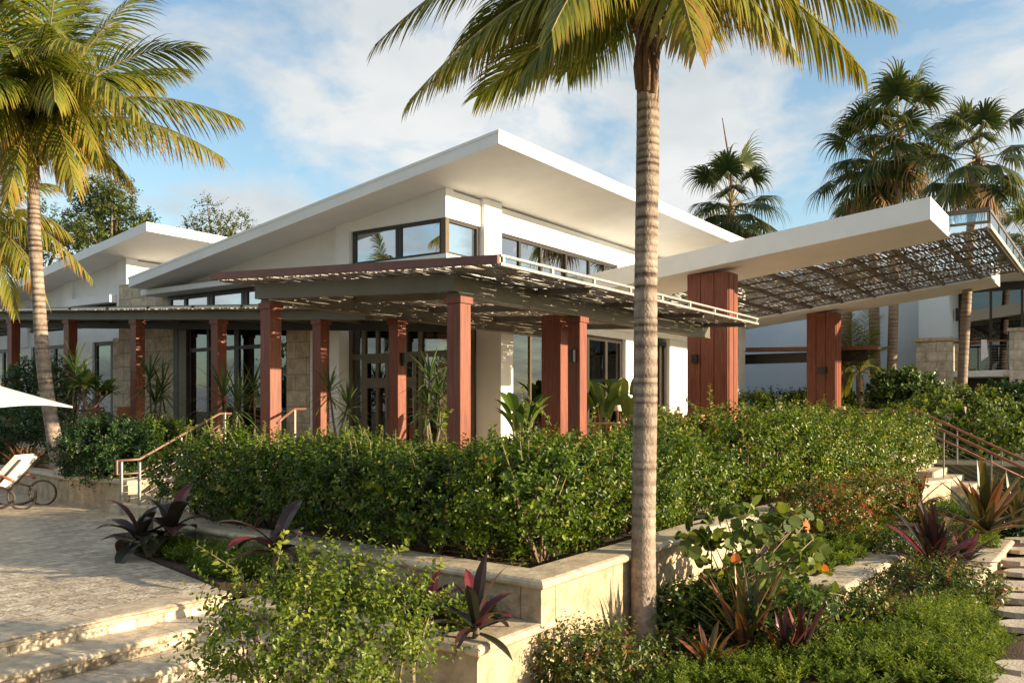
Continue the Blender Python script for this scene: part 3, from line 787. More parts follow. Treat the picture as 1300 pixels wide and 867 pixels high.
for x0, x1 in ((23.3, 24.4), (24.7, 25.7), (25.9, 26.8)):
    n = 26; pts = []
    for i in range(n + 1):
        pts.append((x0 + (x1 - x0) * i / n, YW + 0.48 + 0.03 * math.sin(i * 1.9)))
    cu.prism(pts + [(p[0], p[1] + 0.01) for p in reversed(pts)], 'z', DECK, 3.6)
cu.build('curtain', M['curtain'], mb_)
# interior: far walls with openings, columns, ceiling edge
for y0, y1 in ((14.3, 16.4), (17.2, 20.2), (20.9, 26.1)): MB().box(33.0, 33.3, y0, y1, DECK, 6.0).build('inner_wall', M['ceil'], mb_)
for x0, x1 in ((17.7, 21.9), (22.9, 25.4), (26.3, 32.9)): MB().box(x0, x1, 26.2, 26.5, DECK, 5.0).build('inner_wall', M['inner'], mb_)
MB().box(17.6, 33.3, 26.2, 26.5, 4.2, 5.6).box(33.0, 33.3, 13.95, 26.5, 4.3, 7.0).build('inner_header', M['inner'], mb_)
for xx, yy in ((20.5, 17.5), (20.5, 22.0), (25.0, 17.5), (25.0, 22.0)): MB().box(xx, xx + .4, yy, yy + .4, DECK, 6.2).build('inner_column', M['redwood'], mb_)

# ---- left pavilion (same family, set further back)
X2, Y2 = 18.5, 29.35
def rz2(y): return 7.84 - 0.148 * (y - 26.4)
lb = thing('pavilion', 'second white pavilion further left with louvred openings under its rising roof', 'building', (X2, Y2, 0))
r = MB(); r.prism([(26.4, rz2(26.4) - .3), (46, rz2(46) - .3), (46, rz2(46)), (26.4, rz2(26.4))], 'x', 17.3, 31.0)
r.build('roof', M['white'], lb)
def up2(x0, x1, y0, y1, z0): return MB().prism([(y0, z0), (y1, z0), (y1, rz2(y1) - .304), (y0, rz2(y0) - .304)], 'x', x0, x1)
w = up2(X2 + 0.06, X2 + .3, 29.8, 45, 5.62)
w.box(X2 + 0.06, X2 + .3, 29.8, 45, 4.2, 4.75)
w.build('wall', M['white'], lb)
for y0, y1 in ((29.35, 29.95), (32.9, 33.5), (36.2, 36.7), (40, 40.5)):
    up2(X2 - 0.06, X2 + .4, y0, y1, 4.2).build('pier', M['white'], lb)
MB().box(X2 + 0.41, 30.9, Y2 + .03, Y2 + .28, 0.68, 7.055).build('wall', M['white'], lb)
MB().box(X2 - 0.32, X2 + .1, 29.96, 32.88, 5.55, 5.82).build('ledge', M['white'], lb)
lv = MB()
for y0, y1 in ((29.97, 32.88), (33.52, 36.18), (36.72, 39.98)):
    for k in range(5):
        z = 4.82 + k * 0.15
        lv.hexa([(X2 + .02, y0, z), (X2 + .2, y0, z + .07), (X2 + .2, y1, z + .07), (X2 + .02, y1, z)], [(X2 + .02, y0, z + .03), (X2 + .2, y0, z + .10), (X2 + .2, y1, z + .10), (X2 + .02, y1, z + .03)])
lv.build('louvre', M['bronze2'], lb)
MB().box(X2 + .22, X2 + .29, 29.9, 40, 4.74, 5.63).build('louvre_backing', M['bronze'], lb)
window_x(lb, X2 + .1, 29.9, 31.6, DECK, 4.2, [30.5], 'glass', 0.14)
MB().box(X2, X2 + .4, 31.62, 33.0, DECK, 4.19).build('pier', M['white'], lb)
window_x(lb, X2 + .1, 33.0, 36.0, DECK, 4.2, [34.4], 'glass', 0.14)
MB().box(X2, X2 + .4, 36.0, 37.0, DECK, 4.19).build('pier', M['white'], lb)
window_x(lb, X2 + .1, 37.0, 44.0, DECK, 4.2, [38.4, 40.0, 42], 'glass', 0.14)
MB().box(X2 + 5, X2 + 5.2, 30, 45, DECK, 5).build('inner_wall', M['ceil'], lb)
# dark return between the two pavilions
MB().box(17.9, 18.1, 28.0, 29.3, DECK, 4.2).build('link_wall', M['clad_x'], lb)

# ---- right building behind the garden
rb = thing('guest_building', 'blue white building with coral stone base and balcony behind the garden', 'building', (41.85, 6.2, 0))
MB().box(42.6, 43.0, 6.9, 26, 0.3, 8.2).build('wall', M['blue'], rb)
MB().box(41.85, 44.5, 6.2, 7.4, 4.78, 7.26).build('pier', M['blue'], rb)
MB().box(41.75, 44.5, 6.1, 7.5, 0.2, 4.62).build('stone_base', M['clad_s'], rb)
MB().box(41.68, 44.55, 6.03, 7.55, 4.63, 4.78).build('stone_coping', M['cap'], rb)
e = P(1239, y=6.2)
MB().box(44.5, 44.75, 0.5, 6.3, 3.35, 7.3).build('back_wall', M['bronze'], rb)
window_x(rb, 44.3, 1.0, 6.0, 3.35, 7.0, [2.4, 3.7, 4.9], 'glass_dark', 0.10)
MB().box(42.4, 44.4, 2.0, 6.15, 3.1, 3.36).build('balcony_floor', M['white'], rb)
MB().box(44.1, 44.4, 1.0, 6.15, 0.2, 3.1).build('dark_opening_slab', M['black'], rb)  # solid black slab stands in for the shade inside the opening
MB().box(42.2, 43.0, 2.6, 3.98, 0.2, 4.95).build('stone_pier', M['clad_s'], rb)
MB().box(42.12, 43.08, 2.52, 4.06, 4.95, 5.08).build('stone_coping', M['cap'], rb)
rl = MB(); rl.box(42.45, 42.52, 4.0, 6.15, 4.56, 4.63)
br_ = rl.build('balcony_rail', M['rail_dark'], rb)
ps = MB()
for yy in (4.05, 4.8, 5.6, 6.1): ps.box(42.46, 42.51, yy, yy + .05, 3.36, 4.56)
for k in range(9): ps.box(42.478, 42.49, 4.0, 6.15, 3.48 + k * .115, 3.49 + k * .115)
ps.build('baluster', M['steel'], br_)
MB().prism([(-6, 7.25), (7.8, 7.3), (7.8, 7.5), (-6, 7.65)], 'x', 41.0, 50).build('roof', M['white'], rb)
wlp = MB().box(42.85, 43.1, 6.0, 6.1, 5.55, 6.1); wlp.box(42.9, 43.05, 5.93, 6.02, 5.6, 6.05)
wlp.build('wall_light', M['black'], rb)
tw = MB(); tw.hexa([(42.38, 4.78, 3.95), (42.42, 4.78, 3.95), (42.42, 5.05, 3.75), (42.38, 5.05, 3.75)], [(42.40, 4.85, 4.66), (42.56, 4.85, 4.66), (42.56, 5.05, 4.66), (42.40, 5.05, 4.66)])
tt = tw.build('towel', M['towel']); tag(tt, 'white towel hung over the balcony rail at the right', 'towel')

# ================================================================== PERGOLAS
def column(par, x, y, z0, z1, w=0.27, name='column'):
    c = MB().cbox(x - w / 2, x + w / 2, y - w / 2, y + w / 2, z0, z1 - 0.1, 0.006)
    o = c.build(name, M['redwood'], par)
    MB().cbox(x - w / 2 - .03, x + w / 2 + .03, y - w / 2 - .03, y + w / 2 + .03, z1 - 0.11, z1, 0.008).build('cap', M['redwood'], o)
    return o

def slat_sheet(x0, x1, y0, y1, zf, pitch=0.075, w=(0.03, 0.062), seg=(0.5, 1.6), gap=(0.0, 0.22), th=0.018):
    """weathered driftwood-like lattice: broken wavy strips running along x with irregular gaps"""
    mb = MB()
    y = y0
    while y < y1:
        x = x0 + rnd.uniform(0, .2)
        while x < x1:
            l = rnd.uniform(*seg); xe = min(x + l, x1)
            ww = rnd.uniform(*w); n = max(2, int((xe - x) / 0.22))
            ph = rnd.uniform(0, 6.28); am = rnd.uniform(0.006, 0.03); fr = rnd.uniform(3, 7)
            yo = y + rnd.uniform(-.016, .016); zo = rnd.uniform(-.012, .012)
            b = len(mb.v)
            for i in range(n + 1):
                xx = x + (xe - x) * i / n
                yy = yo + am * math.sin(fr * xx + ph)
                hw = ww / 2 * (0.75 + 0.35 * math.sin(2.3 * fr * xx + ph * 2))
                z = zf(yy) + zo
                mb.v += [(xx, yy - hw, z), (xx, yy + hw, z), (xx, yy + hw, z + th), (xx, yy - hw, z + th)]
            for i in range(n):
                a = b + i * 4; c = a + 4
                mb.f += [(a, c, c + 1, a + 1), (a + 1, c + 1, c + 2, a + 2), (a + 2, c + 2, c + 3, a + 3), (a + 3, c + 3, c, a)]
            mb.f += [(b, b + 1, b + 2, b + 3), (b + n * 4 + 3, b + n * 4 + 2, b + n * 4 + 1, b + n * 4)]
            x = xe + rnd.uniform(*gap)
        y += pitch
    return mb

# ---- front pergola
def zf(y): return 3.80 + 0.046 * (y - 7.49)           # underside of its slats
fp = thing('pergola', 'front pergola of red timber columns and slatted canopy before the corner', 'pergola', (11.26, 8.67, DECK))
CA = (11.26, 8.80)
for nm, x, y, zt in (('A', 11.30, 8.80, 3.5), ('B', 15.05, 8.80, 3.5), ('C', 11.30, 13.28, 3.7), ('D', 14.85, 13.28, 3.7)):
    c = column(fp, x, y, DECK, zt, 0.275)
    if nm == 'D':
        MB().box(x - .05, x + .05, y - .25, y - .14, 2.72, 2.95).box(x - .04, x + .04, y - .2, y - .139, 2.66, 2.72).build('sconce', M['black'], c)
    if nm == 'B':
        MB().box(x - .24, x - .14, y - .05, y + .05, 2.62, 2.85).build('sconce', M['black'], c)
pr = MB().cbox(16.8, 17.15, 10.25, 10.75, DECK, 3.80, .006)
pr.build('pier', M['redwood'], fp)
def channel_beam_x(par, x0, x1, y, zb, h, w=0.14):
    b = MB(); b.box(x0, x1, y - w / 2 + .02, y + w / 2 - .02, zb + .025, zb + h - .025)
    b.box(x0, x1, y - w / 2, y + w / 2, zb, zb + .024); b.box(x0, x1, y - w / 2, y + w / 2, zb + h - .024, zb + h)
    return b.build('beam', M['olive'], par)
channel_beam_x(fp, 11.16, 21.5, 8.80, 3.501, 0.325, 0.26)
channel_beam_x(fp, 11.16, 21.3, 13.28, 3.701, 0.345, 0.26)
b = MB(); b.prism([(8.68, 3.56), (13.4, 3.765), (13.4, 4.04), (8.68, 3.825)], 'x', 11.02, 11.155); b.build('beam', M['olive'], fp)
for xx in (13.4, 15.9, 18.4, 21.0):
    b = MB()
    b.prism([(7.6, zf(7.6) - .10), (8.66, zf(8.66) - .10), (8.66, zf(8.66) - .005), (7.6, zf(7.6) - .005)], 'x', xx, xx + .07)
    b.prism([(8.94, zf(8.94) - .14), (13.14, zf(13.14) - .14), (13.14, zf(13.14) - .005), (8.94, zf(8.94) - .005)], 'x', xx, xx + .07)
    b.build('joist', M['olive'], fp)
slat_sheet(10.55, 21.5, 7.5, 13.95, zf, pitch=.060, w=(.048, .078), seg=(.5, 1.9), gap=(0, .09)).build('slats', M['slat'], fp)
f_ = MB(); f_.prism([(7.46, zf(7.46) + .005), (14.0, zf(14.0) + .005), (14.0, zf(14.0) + .135), (7.46, zf(7.46) + .135)], 'x', 10.48, 10.545)
f_.build('fascia', M['copper'], fp)
f_ = MB(); f_.box(10.55, 21.55, 7.44, 7.495, zf(7.47) - .012, zf(7.47) + .03); f_.box(10.55, 21.55, 7.44, 7.495, zf(7.47) + .115, zf(7.47) + .15)
for k in range(9): f_.box(10.6 + 1.35 * k, 10.66 + 1.35 * k, 7.445, 7.49, zf(7.47) + .03, zf(7.47) + .115)
f_.build('edge_rail', M['alu'], fp)

# ---- long left pergola
def zl(y): return 3.72 + 0.0565 * (y - 14.93)          # column tops
lp = thing('pergola', 'long left pergola of red timber columns running beside the glazed wall', 'pergola', (14.0, 14.93, DECK))
for y in (14.93, 18.53, 21.96, 25.28, 28.53, 32.0, 35.6):
    column(lp, 14.13, y, DECK, zl(y), 0.27)
for x0, x1, dz, h in ((14.0, 14.24, 0.002, .2), (16.9, 17.08, -0.05, .25)):
    MB().prism([(13.43, zl(13.43) + dz), (40, zl(40) + dz), (40, zl(40) + dz + h), (13.43, zl(13.43) + dz + h)], 'x', x0, x1).build('beam', M['olive' if h < .22 else 'bronze'], lp)
sl = MB()
y = 13.5
while y < 40:                                            # strips run across, from the wall to the outer edge
    x = 13.55 + rnd.uniform(0, .12)
    while x < 17.1:
        xe = min(17.15, x + rnd.uniform(.5, 1.5)); yo = y + rnd.uniform(-.02, .02); hw = rnd.uniform(.028, .045)
        z = zl(yo) + .22
        sl.box(x, xe, yo - hw, yo + hw, z + rnd.uniform(-.008, .008), z + .02)
        x = xe + rnd.uniform(0, .15)
    y += 0.085
sl.build('slats', M['slat'], lp)
for k in range(14):
    y = 14.5 + 1.9 * k
    MB().box(14.25, 16.89, y - .03, y + .03, zl(y) + .13, zl(y) + .2).build('joist', M['olive'], lp)
er = MB()
er.prism([(16.0, zl(16) + .25), (32, zl(32) + .25), (32, zl(32) + .27), (16.0, zl(16) + .27)], 'x', 14.35, 14.42)
er.prism([(16.0, zl(16) + .38), (32, zl(32) + .38), (32, zl(32) + .40), (16.0, zl(16) + .40)], 'x', 14.35, 14.42)
for k in range(9):
    y = 16 + 1.95 * k
    er.box(14.345, 14.425, y, y + .05, zl(y) + .24, zl(y) + .4)
ero = er.build('edge_rail', M['bronze2'], lp)
MB().prism([(16.0, zl(16) + .272), (32, zl(32) + .272), (32, zl(32) + .378), (16.0, zl(16) + .378)], 'x', 14.38, 14.39).build('pane', M['alu'], ero)

# ---- entrance canopy: two white wings on red piers with a slatted panel between
def wz(y): return 6.39 + 0.113 * (3.97 - y)             # underside of the wings
ec = thing('entrance_canopy', 'white winged entrance canopy tilting up on red timber piers, slatted panel between', 'canopy', (24.6, 10.0, DECK))
for x0, x1 in ((24.0, 26.95), (36.0, 38.7)):
    y0, y1 = 3.97, 13.82 if x0 < 30 else 14.5
    MB().prism([(y0, wz(y0)), (y1, wz(y1)), (y1, wz(y1) + .56), (y0, wz(y0) + .56)], 'x', x0, x1).build('wing', M['wing'], ec)
def pier(x, y, w, dpt, zt):
    p = MB().cbox(x, x + w, y, y + dpt, DECK - .3, zt, .01)
    for k in range(1, 3):                                  # proud boards leave the grooves of the built-up pier
        pass
    for k in range(3):
        yy = y + dpt * k / 3
        p.box(x - .028, x, yy + .012, yy + dpt / 3 - .012, DECK - .3, zt - .004)
    for k in range(2):
        xx = x + w * k / 2
        p.box(xx + .02, xx + w / 2 - .03, y - .028, y, DECK - .3, zt - .004)
    return p
p0 = pier(24.5, 9.35, 0.72, 1.25, wz(10.6) + .0).build('pier', M['redwood'], ec)
MB().box(24.36, 24.47, 10.25, 10.42, 3.05, 3.3).build('sconce', M['black'], p0)
p1 = pier(36.9, 9.6, 0.75, 1.15, wz(10.75)).build('pier', M['redwood'], ec)
MB().box(36.76, 36.87, 9.95, 10.3, 3.15, 3.42).build('sconce', M['black'], p1)
def wl_(y): return wz(y) + 0.12
slat_sheet(27.0, 35.95, 3.1, 13.8, lambda y: wl_(y), pitch=0.060, w=(.048, .080), seg=(.5, 1.8), gap=(0, .10)).build('slats', M['slat'], ec)
pl = MB()
for k in range(10):
    y = 3.06 + 1.2 * k
    pl.prism([(y, wl_(y) - .09), (y + .09, wl_(y + .09) - .09), (y + .09, wl_(y + .09) - .012), (y, wl_(y) - .012)], 'x', 26.97, 35.98)
for k in range(7):
    x = 27.0 + 1.48 * k
    pl.prism([(3.16, wl_(3.16) - .05), (13.8, wl_(13.8) - .05), (13.8, wl_(13.8) - .014), (3.16, wl_(3.16) - .014)], 'x', x, x + .06)
pl.build('purlin', M['bronze2'], ec)
ed = MB(); ed.box(26.96, 37.5, 2.98, 3.055, wl_(3.0) - .06, wl_(3.0) + .07)
ed.build('edge_trim', M['alu'], ec)
g = MB(); g.box(27.1, 37.5, 3.0, 3.05, wl_(3.0) + .42, wl_(3.0) + .5)
g.box(27.1, 27.16, 3.0, 3.05, wl_(3.0) + .1, wl_(3.0) + .42)
g.box(27.0, 27.1, 2.99, 8, wl_(3.0) + .40, wl_(3.0) + .52); g.box(27.0, 27.1, 2.99, 8, wl_(3.0) + .1, wl_(3.0) + .16)
for k in range(5): g.box(29.2 + 2 * k, 29.25 + 2 * k, 3.0, 3.05, wl_(3.0) + .1, wl_(3.0) + .42)
go = g.build('glass_frame', M['bronze2'], ec)
MB().box(27.1, 37.5, 3.02, 3.03, wl_(3.0) + .1, wl_(3.0) + .42).box(27.04, 27.05, 3.1, 8, wl_(3.0) + .16, wl_(3.0) + .4).build('pane', M['glass_clear'], go)

# ---- low dark canopy at the back of the dining deck
bc = thing('low_canopy', 'low dark flat canopy beyond the red piers in front of the blue wall', 'canopy', (39.4, 9.4, 0.4))
MB().prism([(8.4, 4.20), (15, 4.36), (15, 4.46), (8.4, 4.30)], 'x', 38.7, 40.0).build('canopy_slab', M['slat'], bc)
MB().prism([(8.36, 4.16), (15, 4.32), (15, 4.48), (8.36, 4.32)], 'x', 38.6, 38.695).build('canopy_edge', M['rail_dark'], bc)
MB().box(39.1, 39.35, 8.9, 15, 3.75, 4.18).build('beam', M['bronze'], bc)
MB().cbox(38.95, 39.4, 9.9, 10.35, 0.4, 3.8, .008).build('column', M['redwood'], bc)
# @@OBJECTS
# ================================================================== PLANTS
def V(*a): return Vector(a)
UP = Vector((0, 0, 1))
RIGHT = Vector((_s, -_c, 0)); FWD = Vector((_c, _s, 0))

def bez(a, b, c, t): return a * (1 - t) ** 2 + b * 2 * t * (1 - t) + c * t * t

def frond(root, C, T, arch=0.6, n=58, ll=0.72, hang=0.55, age=0.3, wind=None, name='frond'):
    """pinnate palm leaf: arching rachis from C to T with drooping leaflets on both sides"""
    mid = (C + T) / 2 + UP * arch + (C - T).cross(UP).normalized() * rnd.uniform(-.15, .15)
    mid = mid + (C - T) * 0.12
    pts = [bez(C, mid, T, i / 16) for i in range(17)]
    Lf = (T - C).length
    mb = MB()
    wind = wind or V(0, 0, 0)
    twist = rnd.uniform(-.35, .35)
    for side in (-1, 1):
        for k in range(n):
            s = 0.14 + 0.86 * (k + rnd.uniform(0, .6)) / n
            p = bez(C, mid, T, s)
            t = (bez(C, mid, T, min(1, s + .02)) - bez(C, mid, T, s - .02)).normalized()
            sd = t.cross(UP)
            sd = sd.normalized() if sd.length > .05 else V(1, 0, 0)
            nr = sd.cross(t)
            sd = (sd * math.cos(twist) + nr * math.sin(twist))
            l = ll * (0.45 + 0.6 * math.sin(math.pi * min(1, (s * .8 + .15)))) * (1.0 if s < .8 else 1 - (s - .8) * 2.0) * rnd.uniform(.85, 1.1)
            fwd = 0.45 + 0.7 * s
            d = (sd * side * (1.0 - .35 * s) + t * fwd + nr * 0.15 - UP * (hang * rnd.uniform(.5, 1.2)) + wind).normalized()
            q = []; dd = d.copy(); pp = p.copy(); m = 4
            for i in range(m + 1):
                q.append(pp.copy())
                pp = pp + dd * (l / m)
                dd = (dd - UP * (0.16 + .22 * hang) * rnd.uniform(.6, 1.3) + wind * .25).normalized()
            wv = (t - d * t.dot(d)).normalized()
            w = (0.027 if ll < .8 else .036) * rnd.uniform(.8, 1.15)
            brn = rnd.random() < (.10 + .25 * age)
            base_t = min(1, max(0, .22 + .45 * age + rnd.gauss(0, .12) + .18 * s))
            tn = [min(1, base_t + (0.0, .02, .08, .22, .42)[i] * (1.6 if brn else .75)) for i in range(m + 1)]
            b = len(mb.v)
            wd = [.55, 1, .9, .6, .08]
            for i in range(m + 1):
                mb.v += [tuple(q[i] - wv * w * wd[i] / 2), tuple(q[i] + wv * w * wd[i] / 2)]
                mb.t += [tn[i], tn[i]]
            for i in range(m):
                a = b + 2 * i
                mb.f.append((a, a + 1, a + 3, a + 2))
    o = mb.build(name, M['coco_leaf'], root)
    MB().tube(pts, [max(.006, .028 * (1 - i / 17) ** .8) for i in range(17)], 6).build('rachis', M['rachis'], o, smooth=True)
    return o

def palm_trunk(root, pts, r0, r1, ring=0.115, mat_='coco_trunk', amp=0.035, flare=0.35):
    """ringed trunk along a smooth path; ring scars darker and pinched"""
    P_ = [Vector(p) for p in pts]
    def at(t):
        if len(P_) == 3: return bez(P_[0], P_[1], P_[2], t)
        return P_[0].lerp(P_[1], t)
    Lg = (P_[-1] - P_[0]).length
    path, rad, tin = [], [], []
    jit = 0
    marks, z_ = [], 0.0
    while z_ < Lg:
        st = ring * rnd.uniform(.55, 1.35) * (1.25 - .5 * z_ / Lg)
        for q in (0, .16, .55, .78): marks.append(min(1, (z_ + st * q) / Lg))
        z_ += st
    marks.append(1.0)
    n = len(marks) - 1
    sway = [rnd.uniform(-1, 1) for _ in range(4)]
    rs_ = 1.0
    for i in range(n + 1):
        t = marks[i]
        if i % 4 == 0: rs_ = rnd.uniform(.3, 1.4)
        if i % 4 == 0: jit = rnd.uniform(-.25, .25)
        ph = (i % 4) / 4
        a = amp * (1 if mat_ != 'x' else 0)
        r = (r0 + (r1 - r0) * t) * (1 + a * (.5 - abs(ph - .45) * 1.6 + jit * .5))
        r *= 1 + flare * max(0, 1 - t * Lg / .45) ** 2
        path.append(at(t) + V((.02 * sway[0] * math.sin(5 * t) + .012 * sway[1] * math.sin(13 * t)) , .02 * sway[2] * math.sin(6 * t), 0)); rad.append(r * (1 + .02 * math.sin(17 * t + sway[3])))
        strength = min(1, .25 + 1.1 * t)
        tin.append((1.0 if ph == 0 else (.75 if ph == .75 else (.35 if ph == .25 else 0.0))) * strength * rs_)
    return MB().tube(path, rad, 18, tin).build('trunk', M[mat_], root, smooth=True)

def husk_crown(root, c, r=.2):
    mb = MB()
    for k in range(26):
        a = rnd.uniform(0, 6.28); h = rnd.uniform(-.35, .25)
        d = V(math.cos(a), math.sin(a), 0)
        p = c + UP * h
        mb.tube([p + d * .03, p + d * (r * .8) + UP * .12, p + d * (r * 1.25) + UP * rnd.uniform(-.15, .4)], [.05, .032, .012], 5)
    mb.build('husk', M['husk'], root, smooth=True)

def coconuts(root, c, n=7):
    for k in range(n):
        a = 6.28 * k / n + rnd.uniform(-.3, .3)
        p = c + V(math.cos(a) * .26, math.sin(a) * .26, rnd.uniform(-.35, -.1))
        MB().lathe(p, [(.005, -.11), (.06, -.09), (.088, -.02), (.08, .05), (.04, .1), (.005, .115)], 9).build('coconut', M['coconut'], root, smooth=True)

# ---- the palm in front
D0 = 8.74
base = P(818, 812, d=D0); base.z = -0.62
top = P(821, 18, d=D0 + .05)
cp = thing('coconut_palm', 'tall coconut palm with ringed trunk standing alone before the hedge', 'palm tree', base)
palm_trunk(cp, [base, P(820, 420, d=D0 - .02), top], .122, .108)
C0 = P(823, -2, d=D0 + .05)
husk_crown(cp, C0 - UP * .25, .15)
hs = MB()
for k in range(7):
    a = 6.28 * k / 7
    q0 = P(821, 92 + 30 * rnd.random(), d=D0) + V(math.cos(a) * .078, math.sin(a) * .078, 0)
    hs.tube([q0, q0 + V(math.cos(a) * .012, math.sin(a) * .012, .22), C0 + V(math.cos(a) * .05, math.sin(a) * .05, 0)], [.035, .045, .02], 6)
hs.build('leaf_sheath', M['husk'], cp, smooth=True)
WN = V(-.06, .03, 0)
for (u, v, dd, ar, hg, ag) in [
        (476, 58, .3, 1.35, .55, .55), (520, 128, -.45, 1.05, .8, .5), (607, 122, .9, .42, .25, .05), (640, 108, 1.6, .62, .4, .0), (585, 60, 1.2, .9, .6, .25),
        (1098, 92, -.3, 1.0, .85, .62), (1134, 22, .7, 1.1, .6, .6), (884, 62, -1.5, .85, .7, .75), (985, -60, 2.0, .8, .5, .3), (700, 40, -1.8, .95, .7, .3), (905, 46, 1.7, .8, .7, .5),
        (655, 112, -.7, .8, .7, .3), (560, 96, 1.1, .95, .7, .35), (720, 92, 1.9, .7, .5, .1), (1010, 66, -.9, .9, .8, .5), (600, -190, .8, .7, .5, .2), (700, -300, -.5, .5, .4, .1), (830, -380, .6, .4, .3, .1), (960, -290, -.8, .6, .4, .2), (1080, -170, .2, .8, .5, .3), (760, -200, 2.2, .8, .5, .2), (900, -160, -2.0, .8, .5, .2)]:
    T = P(u, v, d=D0 + dd)
    frond(cp, C0 + V(rnd.uniform(-.06, .06), rnd.uniform(-.06, .06), rnd.uniform(-.12, .1)), T, ar, 84, .76, hg, ag * .8, WN)

# ---- the left palm over the low wall
D1 = 17.9
base = P(76, 596, d=D1); base.z = 0.4
lp_ = thing('coconut_palm', 'leaning coconut palm with full yellow green crown above the white umbrella', 'palm tree', base)
palm_trunk(lp_, [base, P(43, 430, d=D1), P(43, 205, d=D1)], .145, .108)
C1 = P(42, 172, d=D1)
husk_crown(lp_, C1 - UP * .2, .26)
coconuts(lp_, C1 - UP * .1, 8)
for (u, v, dd, ar, hg, ag) in [
        (302, 150, .4, 1.25, .8, .4), (283, 200, -.8, 1.25, .85, .6), (255, 62, .8, 1.3, .35, .0), (236, 88, 1.8, 1.1, .4, .05), (182, 150, -2.6, 1.9, .9, .35), (168, 232, .2, 1.0, .8, .45), (190, -20, -.2, .9, .4, .1), (140, -95, .8, .7, .3, .0),
        (60, -140, -1.0, .6, .3, .0), (-60, -90, .5, .8, .4, .1), (-150, 20, -.5, 1.2, .6, .3), (-210, 120, .6, 1.5, .8, .4), (-140, 215, -.6, 1.3, .9, .5), (-60, 260, .9, 1.2, .9, .5), (95, 240, -2.0, 1.5, .9, .6), (10, 250, -2.0, 1.4, .9, .6),
        (110, 60, -3.4, 1.5, .6, .3), (-20, 120, -3.2, 1.6, .7, .2), (90, 100, 3.4, 1.3, .6, .2), (-90, 60, 3.0, 1.2, .6, .2), (60, 30, -2.5, 1.2, .5, .1), (130, 205, 2.4, 1.3, .8, .5), (70, 130, -3.0, 1.9, .9, .35), (10, 60, -2.8, 1.5, .7, .2), (120, 120, -1.8, 1.7, .8, .3), (200, 105, 1.0, 1.5, .6, .2), (-40, 190, -2.2, 1.6, .9, .5), (75, -50, -1.0, .8, .4, .1), (20, -80, 1.0, .7, .4, .1), (100, 0, 1.5, 1.1, .5, .1), (120, 190, -1.2, 1.7, .9, .5), (-10, 215, -1.0, 1.5, 1.0, .7), (85, 215, .5, 1.4, 1.0, .7), (-30, -30, -2.0, 1.0, .5, .1), (150, 30, 2.2, 1.0, .5, .1)]:
    frond(lp_, C1 + V(rnd.uniform(-.1, .1), rnd.uniform(-.1, .1), rnd.uniform(-.2, .2)), P(u, v, d=D1 + dd), ar, 78, 1.12, hg, ag, V(.05, -.02, 0))

# ---- a second, smaller palm leaning out of the left edge
D2 = 21.0
base = P(22, 592, d=D2); base.z = 0.4
sp = thing('coconut_palm', 'partly hidden yellow leaning palm at the left edge behind the taller coconut palm', 'palm tree', base)
palm_trunk(sp, [base, P(-18, 520, d=D2), P(-22, 320, d=D2)], .16, .12)
C2 = P(-22, 300, d=D2)
for (u, v, dd, ar, hg, ag) in [(118, 356, -.5, 1.5, .9, .6), (90, 300, .8, 1.3, .7, .5), (60, 385, -1.2, 1.3, .9, .6), (70, 235, .3, 1.0, .5, .3), (10, 180, .6, .7, .4, .2), (-100, 200, 0, 1, .5, .2), (-150, 300, .5, 1.2, .7, .3), (-80, 400, .3, 1.2, .8, .4), (30, 250, -2.2, 1.2, .7, .4), (20, 400, 2.0, 1.2, .8, .5)]:
    frond(sp, C2, P(u, v, d=D2 + dd), ar, 50, .85, hg, ag)

# ---- a generic coconut palm, copied for those that stand beyond the frame on the sunny side
def generic_palm(loc, h, label, group=None):
    g = thing('coconut_palm', label, 'palm tree', loc, group)
    b = Vector(loc); t = b + V(.5, .3, h)
    palm_trunk(g, [b, b + V(0, 0, h * .55), t], .16, .12)
    for k in range(19):
        a = 2.4 * k; el = [1.2, .8, .35, -.1, -.5][k % 5]
        T = t + V(math.cos(a) * 2.9 * math.cos(el), math.sin(a) * 2.9 * math.cos(el), 2.6 * math.sin(el) - .5)
        frond(g, t, T, .9, 42, .8, .6, .3)
    return g

